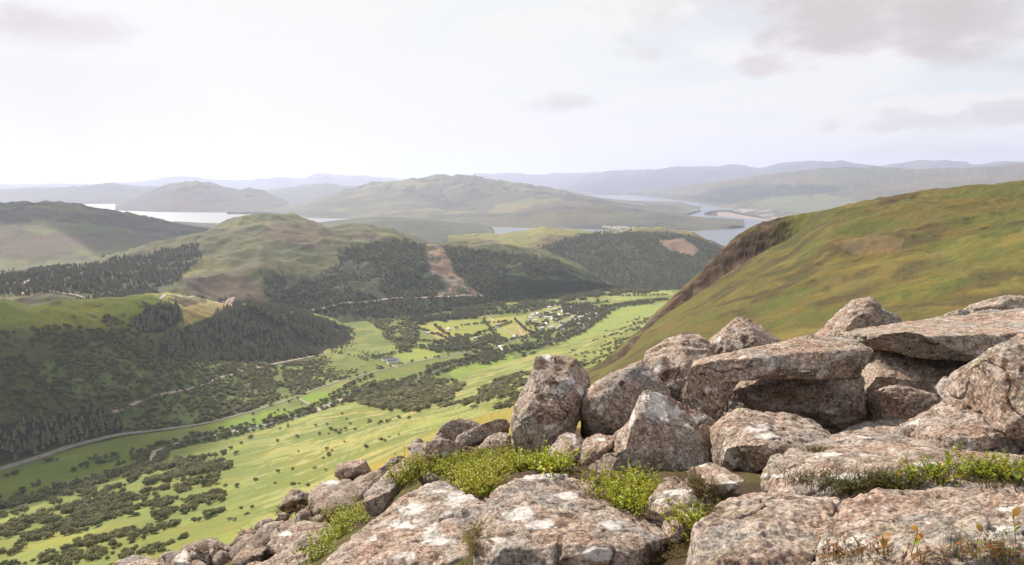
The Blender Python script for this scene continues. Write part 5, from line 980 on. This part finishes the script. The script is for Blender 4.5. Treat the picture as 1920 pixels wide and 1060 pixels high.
# ------------------------------------------------------------------ buildings in the glen
def house_parts(w, d, h, rh):
    W = [(-w/2, -d/2, 0), (w/2, -d/2, 0), (w/2, d/2, 0), (-w/2, d/2, 0), (-w/2, -d/2, h), (w/2, -d/2, h), (w/2, d/2, h), (-w/2, d/2, h), (-w/2, 0, h+rh), (w/2, 0, h+rh)]
    F = [(0, 1, 5, 4), (2, 3, 7, 6), (3, 0, 4, 7), (1, 2, 6, 5), (4, 8, 7), (5, 6, 9)]
    wall = bpy.data.meshes.new('wall'); wall.from_pydata(W, [], F)
    e, t = 0.35, 0.18; R = []
    for s in (-1, 1):
        for k in (0, t): R += [(-w/2-e, s*(d/2+e), h-rh*e/(d/2)+.05+k), (w/2+e, s*(d/2+e), h-rh*e/(d/2)+.05+k), (w/2+e, 0, h+rh+.05+k), (-w/2-e, 0, h+rh+.05+k)]
    G = []
    for b in (0, 8): G += [(b, b+1, b+2, b+3), (b+4, b+5, b+6, b+7), (b, b+1, b+5, b+4), (b+1, b+2, b+6, b+5), (b+3, b, b+4, b+7)]
    roof = bpy.data.meshes.new('roof'); roof.from_pydata(R, [], G)
    return wall, roof
H_ = [house_parts(9, 5, 2.7, 1.4), house_parts(12, 6.5, 4.6, 2.6), house_parts(26, 12, 5, 3.2)]
for w_, r_ in H_: w_.materials.append(M['wall']); r_.materials.append(M['slate'])
white_roof = H_[0][1].copy(); white_roof.materials.clear(); white_roof.materials.append(M['wall'])
def house(px, py, kind, name, label, cat, group=None, rot=0.0, pale=False):
    h = hit(px, py, ['valley'])
    if h is None: return
    e = empty(name, (h[0], h[1], h[2]-.2)); e.rotation_euler = (0, 0, rot); e.scale = (1.35,)*3 if kind == 0 else (1, 1, 1); tag(e, label, cat, group)
    link('wall', H_[kind][0], None, e); link('roof', white_roof if pale else H_[kind][1], None, e)
def village():
    r = np.random.default_rng(8)
    for i in range(110):
        x, y = r.uniform(990, 1125), r.uniform(572, 626)
        if not inpoly(np.array([x]), np.array([y]), [(985, 595), (1035, 572), (1110, 572), (1120, 592), (1080, 616), (1020, 628)])[0]: continue
        house(x, y, 0, 'holiday_cabin', 'tiny pale cabin among the trees of the village in the glen', 'cabin', 'pale cabins in the glen village', r.choice([0.4, 0.5, 1.9]), r.random() < .6)
    for i in range(26): house(r.uniform(800, 985), r.uniform(618, 660), 0, 'holiday_cabin', 'tiny pale house among the trees of the lower village beside the river', 'cabin', 'pale houses of the lower village', r.choice([.3, .6, 1.9]), r.random() < .5)
    for x, y, rt in ((727, 676, .5), (736, 680, .5), (744, 678, 2.0)): house(x, y, 2, 'farm_shed', 'long grey roofed shed of the farm beside the road, %s of three' % {727: 'leftmost', 736: 'middle', 744: 'rightmost'}[x], 'shed', None, rt)
    for x, y, rt, lb in ((893, 592, .2, 'pale house with a grey roof at the top of the lane'), (908, 591, .2, 'long house just right of the one at the top of the lane'), (855, 617, .5, 'dark roofed shed alone in the middle of a field'), (932, 614, .7, 'white house by the bend in the lane'), (880, 652, .4, 'pale house among trees at the lower village'), (893, 648, .3, 'long pale roofed building by the road into the village'), (700, 566, .2, 'small hut beside the hillside track'), (1050, 566, .2, 'pale house at the back edge of the village'), (1085, 562, .3, 'white house behind the village, farthest right')):
        house(x, y, 1 if x != 893 or y != 648 else 2, 'house', lb, 'house', None, rt)
village()

# ------------------------------------------------------------------ plants between the rocks
bpy.context.view_layer.update(); DG = bpy.context.evaluated_depsgraph_get()
NEAROBJ = {o.name for o in ROCKS} | {'ground'} | {o.name for o in SC.objects if o.name.startswith('scree_stone')}
def foot(px, py):
    d = Vector(P3(px, py, 1.0)).normalized(); org = Vector((0, 0, 0))
    for _ in range(3):
        ok, loc, nr, _i, ob, _m = SC.ray_cast(DG, org, d)
        if not ok: return None
        if ob.name in NEAROBJ: return loc, nr
        org = loc+d*0.01
    return None
def leaf_geo(p, fwd, up, L, W, col, V, F, C, curl=0.15):
    side = np.cross(fwd, up); side /= np.linalg.norm(side)+1e-9; b = len(V)
    for t, w, z in ((0, 0.08, 0), (.3, .85, .04), (.62, .9, .02), (1.0, 0.05, -curl)):
        c = p+fwd*L*t+up*L*z
        V.append(c-side*W*w*.5+up*W*.12*w); V.append(c+side*W*w*.5+up*W*.12*w); C.append(col); C.append(col)
    for i in range(3): F.append((b+2*i, b+2*i+1, b+2*i+3, b+2*i+2))
def stem_geo(pts, r0, col, V, F, C):
    k = 4; b0 = len(V)
    for j, p in enumerate(pts):
        r = r0*(1-.6*j/(len(pts)-1))
        for i in range(k): a = 6.283*i/k; V.append(np.array(p)+np.array([r*math.cos(a), r*math.sin(a), 0])); C.append(col)
    for j in range(len(pts)-1):
        for i in range(k): F.append((b0+j*k+i, b0+j*k+(i+1) % k, b0+(j+1)*k+(i+1) % k, b0+(j+1)*k+i))
def shrub(seed, h=0.16, spread=0.13, stems=16, per=13, L=0.02, cols=((0.32, 0.39, 0.012), (0.42, 0.45, 0.02), (0.2, 0.27, 0.01), (0.32, 0.25, 0.02)), stemc=(0.1, 0.06, 0.02), wl=0.62):
    r = np.random.default_rng(seed); V, F, C = [], [], []; V2, F2, C2 = [], [], []
    for s in range(stems):
        a = r.uniform(0, 6.283); lean = r.uniform(.1, 1.0); base = np.array([r.normal()*spread*.45, r.normal()*spread*.45, -.03]); tip = base+np.array([math.cos(a)*spread*lean, math.sin(a)*spread*lean, h*r.uniform(.6, 1.15)])
        pts = [base+(tip-base)*t+np.array([0, 0, h*.15*math.sin(3.14*t)]) for t in (0, .35, .7, 1)]; stem_geo(pts, .0022, stemc, V2, F2, C2)
        for q in range(per):
            t = .25+.75*(q+r.random())/per; p = base+(tip-base)*t+np.array([0, 0, h*.15*math.sin(3.14*t)]); an = r.uniform(0, 6.283); fw = np.array([math.cos(an), math.sin(an), r.uniform(.2, 1.0)]); fw /= np.linalg.norm(fw)
            up = np.array([0, 0, 1.0])-fw*fw[2]+r.normal(size=3)*.2; up /= np.linalg.norm(up); c = np.array(cols[r.integers(len(cols))])*r.uniform(.75, 1.25)
            l = L*r.uniform(.7, 1.25); leaf_geo(p, fw, up, l, l*wl, c, V, F, C)
    a = mesh_np('stems', V2, F2, np.array(C2)); b = mesh_np('leaves', V, F, np.array(C))
    for m in (a, b): m.materials.append(M['leaf'])
    return a, b
def put_shrub(var, px, py, s, name, label, cat, group, r, sink=0.0, dy=0.0):
    f = foot(px, py)
    if f is None: return
    loc = f[0]; e = empty(name, (loc.x, loc.y, loc.z-sink)); e.rotation_euler = (r.uniform(-.15, .15), r.uniform(-.15, .15), r.uniform(0, 6.3)); e.scale = (s, s, s*r.uniform(.85, 1.15)); tag(e, label, cat, group)
    o = link('stems', var[0], None, e); o['kind'] = 'stuff'; o = link('leaves', var[1], None, e); o['kind'] = 'stuff'
BIL = [shrub(100+i) for i in range(4)]
BILR = [shrub(110+i, cols=((0.33, 0.33, 0.02), (0.38, 0.24, 0.02), (0.24, 0.3, 0.015))) for i in range(2)]
CROW = [shrub(120+i, 0.085, 0.12, 26, 20, 0.009, ((0.09, 0.16, 0.02), (0.12, 0.19, 0.025), (0.05, 0.09, 0.015), (0.22, 0.08, 0.04)), (0.14, 0.06, 0.03), .35) for i in range(3)]
MOSSY = [shrub(130+i, 0.05, 0.09, 30, 16, 0.010, ((0.22, 0.16, 0.05), (0.16, 0.11, 0.035), (0.2, 0.18, 0.05)), (0.1, 0.07, 0.03), .3) for i in range(2)]
REDS = [shrub(140+i, 0.11, 0.1, 9, 7, 0.022, ((0.32, 0.07, 0.025), (0.36, 0.14, 0.03), (0.2, 0.16, 0.03), (0.12, 0.13, 0.02)), (0.16, 0.08, 0.04)) for i in range(3)]
def plants():
    r = np.random.default_rng(21)
    def fill(poly, n, vs, s0, s1, name, label, cat, group, sink=0.02):
        xs = [p[0] for p in poly]; ys = [p[1] for p in poly]; k = 0; guard = 0
        while k < n and guard < n*30:
            guard += 1; x, y = r.uniform(min(xs), max(xs)), r.uniform(min(ys), max(ys))
            if inpoly(np.array([x]), np.array([y]), poly)[0]: put_shrub(vs[int(r.integers(len(vs)))], x, y, r.uniform(s0, s1), name, label, cat, group, r, sink); k += 1
    fill([(745, 905), (775, 872), (850, 858), (950, 858), (1000, 868), (1050, 878), (1000, 884), (950, 878), (930, 900), (915, 940), (890, 925), (830, 890), (800, 892), (755, 915)], 170, BIL+BIL+BILR, .65, 1.1, 'bilberry_shrub', 'yellow green bilberry clump in the bright hollow above the two front slabs', 'shrub', 'bilberry clumps in the bright hollow')
    fill([(1000, 884), (1040, 876), (1062, 886), (1030, 892)], 8, BIL, .8, 1.2, 'bilberry_shrub', 'yellow green bilberry clump behind the peaked boulder', 'shrub', 'bilberry clumps behind the peaked boulder', 0.0)
    fill([(1112, 915), (1150, 900), (1215, 900), (1205, 950), (1195, 970), (1150, 945)], 30, BIL, .55, .9, 'bilberry_shrub', 'green bilberry clump at the foot of the pyramid boulder', 'shrub', 'bilberry clumps at the foot of the pyramid boulder')
    fill([(618, 1000), (640, 975), (668, 962), (678, 968), (650, 1005), (625, 1020)], 20, BIL, .7, 1.1, 'bilberry_shrub', 'bright bilberry clump in the cleft left of the wide flat slab', 'shrub', 'bilberry clumps left of the wide flat slab')
    fill([(590, 1045), (605, 1030), (615, 1040), (600, 1055)], 4, BIL, .7, 1.0, 'bilberry_shrub', 'small bright bilberry clump low in the cleft at the bottom left', 'shrub', 'small bilberry clumps at the bottom left', 0.0)
    fill([(1270, 990), (1285, 978), (1296, 985), (1285, 1005)], 4, BIL, .6, .8, 'bilberry_shrub', 'little green sprig by the brown stone in front of the domed boulder', 'shrub', 'green sprigs by the brown stone', 0.0)
    fill([(1470, 905), (1520, 890), (1640, 893), (1700, 890), (1700, 915), (1580, 925), (1500, 914)], 34, CROW, .55, .85, 'crowberry_shrub', 'dark green crowberry mat with reddish stems along the furrowed slab', 'shrub', 'crowberry mats along the furrowed slab', 0.0)
    fill([(1690, 905), (1740, 880), (1920, 880), (1920, 915), (1800, 908)], 32, CROW+BIL[:1], .55, .8, 'crowberry_shrub', 'dark low crowberry mat near the right edge', 'shrub', 'crowberry mats near the right edge', 0.0)
    fill([(1300, 955), (1320, 945), (1345, 945), (1340, 965), (1310, 968)], 9, MOSSY, .5, .8, 'moss_cushion', 'tawny moss cushion between the domed boulder and the grey slab', 'moss', 'tawny moss cushions', 0.0)
    fill([(1520, 850), (1530, 838), (1548, 835), (1540, 850)], 4, MOSSY, .7, 1.0, 'moss_cushion', 'ochre moss cushion beside the squat boulder', 'moss', 'ochre moss cushions by the squat boulder', 0.0)
    fill([(600, 980), (620, 965), (640, 985), (620, 1000)], 5, MOSSY+BILR, .8, 1.2, 'moss_cushion', 'rusty moss cushion below the big round boulder', 'moss', 'rusty moss cushions below the big round boulder', 0.0)
    fill([(420, 1000), (520, 955), (575, 935), (590, 965), (500, 990), (440, 1015)], 10, MOSSY, 1.2, 2.0, 'moss_cushion', 'olive moss and grass cushion on the edge of the scree', 'moss', 'moss cushions on the edge of the scree', 0.0)
    fill([(1500, 1052), (1580, 1020), (1700, 1045), (1800, 1040), (1920, 1020), (1920, 1062), (1500, 1062)], 14, REDS, .4, .65, 'red_leaved_shrub', 'low shrub with orange red leaves at the bottom right', 'shrub', 'red leaved shrubs at the bottom right', 0.0)
    fill([(1300, 905), (1340, 895), (1362, 915), (1345, 945), (1310, 920)], 14, MOSSY, .5, .9, 'moss_cushion', 'mossy tuft in the gap beside the upturned lip of rock', 'moss', 'mossy tufts beside the upturned lip', 0.0)
    fill([(1270, 895), (1300, 880), (1330, 905), (1300, 915)], 8, MOSSY, .6, .9, 'moss_cushion', 'moss cushion in the shade right of the pyramid boulder', 'moss', 'moss cushions right of the pyramid boulder', 0.0)
    fill([(868, 1060), (878, 1010), (900, 985), (905, 1010), (890, 1060)], 12, MOSSY, .4, .7, 'moss_cushion', 'brown moss in the crack between the two front slabs', 'moss', 'brown moss in the crack between the front slabs', 0.0)
    fill([(1245, 1060), (1262, 1010), (1285, 1000), (1290, 1040)], 12, MOSSY, .4, .7, 'moss_cushion', 'brown moss in the crack left of the grey speckled slab', 'moss', 'brown moss left of the grey speckled slab', 0.0)
    # bright broad-leaved sprigs whose leaves can be told apart
    leaf_meshes = []
    for c in ((0.2, 0.28, 0.03), (0.26, 0.3, 0.04), (0.15, 0.22, 0.03), (0.36, 0.2, 0.04)):
        V, F, C = [], [], []; leaf_geo(np.zeros(3), np.array([1.0, 0, 0]), np.array([0, 0, 1.0]), 1.0, .62, np.array(c), V, F, C, .12); m = mesh_np('leaf', V, F, np.array(C)); m.materials.append(M['leaf']); leaf_meshes.append(m)
    def sprig(px, py, n, L, h, label, reds=0.1):
        f = foot(px, py)
        if f is None: return
        e = empty('leafy_sprig', f[0]); tag(e, label, 'plant', 'leafy sprigs on the right'); V, F, C = [], [], []; tip = np.array([r.normal()*.02, r.normal()*.015, h]); pts = [tip*t for t in (-.1, .4, .75, 1)]
        stem_geo(pts, .0018, (0.16, 0.1, 0.04), V, F, C); m = mesh_np('stem', V, F, np.array(C)); m.materials.append(M['leaf']); link('stem', m, None, e)
        for i in range(n):
            t = .3+.7*(i+.5)/n; o = link('leaf', leaf_meshes[3] if r.random() < reds else leaf_meshes[int(r.integers(3))], None, e); o.location = tip*t; s = L*r.uniform(.75, 1.2); o.scale = (s, s, s); o.rotation_euler = (r.uniform(-.4, .4), -r.uniform(.4, 1.2), r.uniform(0, 6.3))
    for i, (x, y, n) in enumerate(((1682, 908, 5), (1705, 908, 8), (1716, 906, 6), (1745, 904, 8), (1756, 902, 6), (1778, 885, 6), (1808, 900, 6), (1832, 902, 6), (1862, 900, 5), (1888, 908, 5), (1908, 912, 4))):
        sprig(x, y, n, .04, .07, 'bright green broad leaved sprig %s' % ('leftmost on the right hand ledge', 'second from the left on the ledge', 'third from the left on the ledge', 'in the middle of the ledge, in front of dark crowberry', 'just right of the middle of the ledge', 'standing tallest above the ledge', 'over the dark crowberry right of the tallest', 'on the right part of the ledge, fourth from the edge', 'on the right part of the ledge, third from the edge', 'second from the right edge of the ledge', 'at the right edge of the ledge')[i])
    for i, (x, y, n) in enumerate(((1708, 1042, 4), (1660, 1050, 4), (1820, 1040, 5), (1905, 1020, 4))): sprig(x, y, n, .034, .09, ('upright sprig with one orange leaf in front of the corner slab', 'reddish sprig low in front of the corner slab', 'green leaved sprig at the foot of the corner slab', 'orange leaved sprig at the right edge, low down')[i], .7)
    # grass
    def tuft(px, py, n, h, label, cols, group):
        f = foot(px, py)
        if f is None: return
        V, F, C = [], [], []
        for i in range(n):
            a = r.uniform(0, 6.283); ln = r.uniform(.15, .7)*h; hh = h*r.uniform(.5, 1.1); b = np.array([r.normal()*.015, r.normal()*.015, -.01]); sd = np.array([-math.sin(a), math.cos(a), 0])*.0016; k = len(V); c = np.array(cols[int(r.integers(len(cols)))])
            for t in (0, .4, .75, 1):
                p = b+np.array([math.cos(a)*ln*t*t, math.sin(a)*ln*t*t, hh*(t-.25*t*t)]); V += [p-sd*(1-t*.9), p+sd*(1-t*.9)]; C += [c, c]
            for j in range(3): F.append((k+2*j, k+2*j+1, k+2*j+3, k+2*j+2))
        m = mesh_np('grass_tuft', V, F, np.array(C)); m.materials.append(M['leaf']); o = link('grass_tuft', m); o.location = f[0]; tag(o, label, 'grass tuft', group)
    gr = ((0.12, 0.14, 0.03), (0.17, 0.15, 0.05), (0.22, 0.18, 0.07))
    for i, (x, y) in enumerate(((1795, 1040), (1835, 1050), (1880, 1050), (1740, 1055), (1600, 1058))): tuft(x, y, 16, .16, 'thin grass tuft growing in front of the corner slab', gr, 'grass tufts in front of the corner slab')
    tuft(1757, 1048, 3, .24, 'bleached dry grass stalk bent over in front of the corner slab', ((0.5, 0.42, 0.28),), None)
    for x, y in ((1215, 905), (1225, 912), (1205, 905), (880, 870), (905, 880), (940, 872), (985, 872), (700, 900), (860, 800)): tuft(x, y, 18, .2, 'green grass tuft rising among the bilberry', gr, 'grass tufts among the bilberry')
plants()
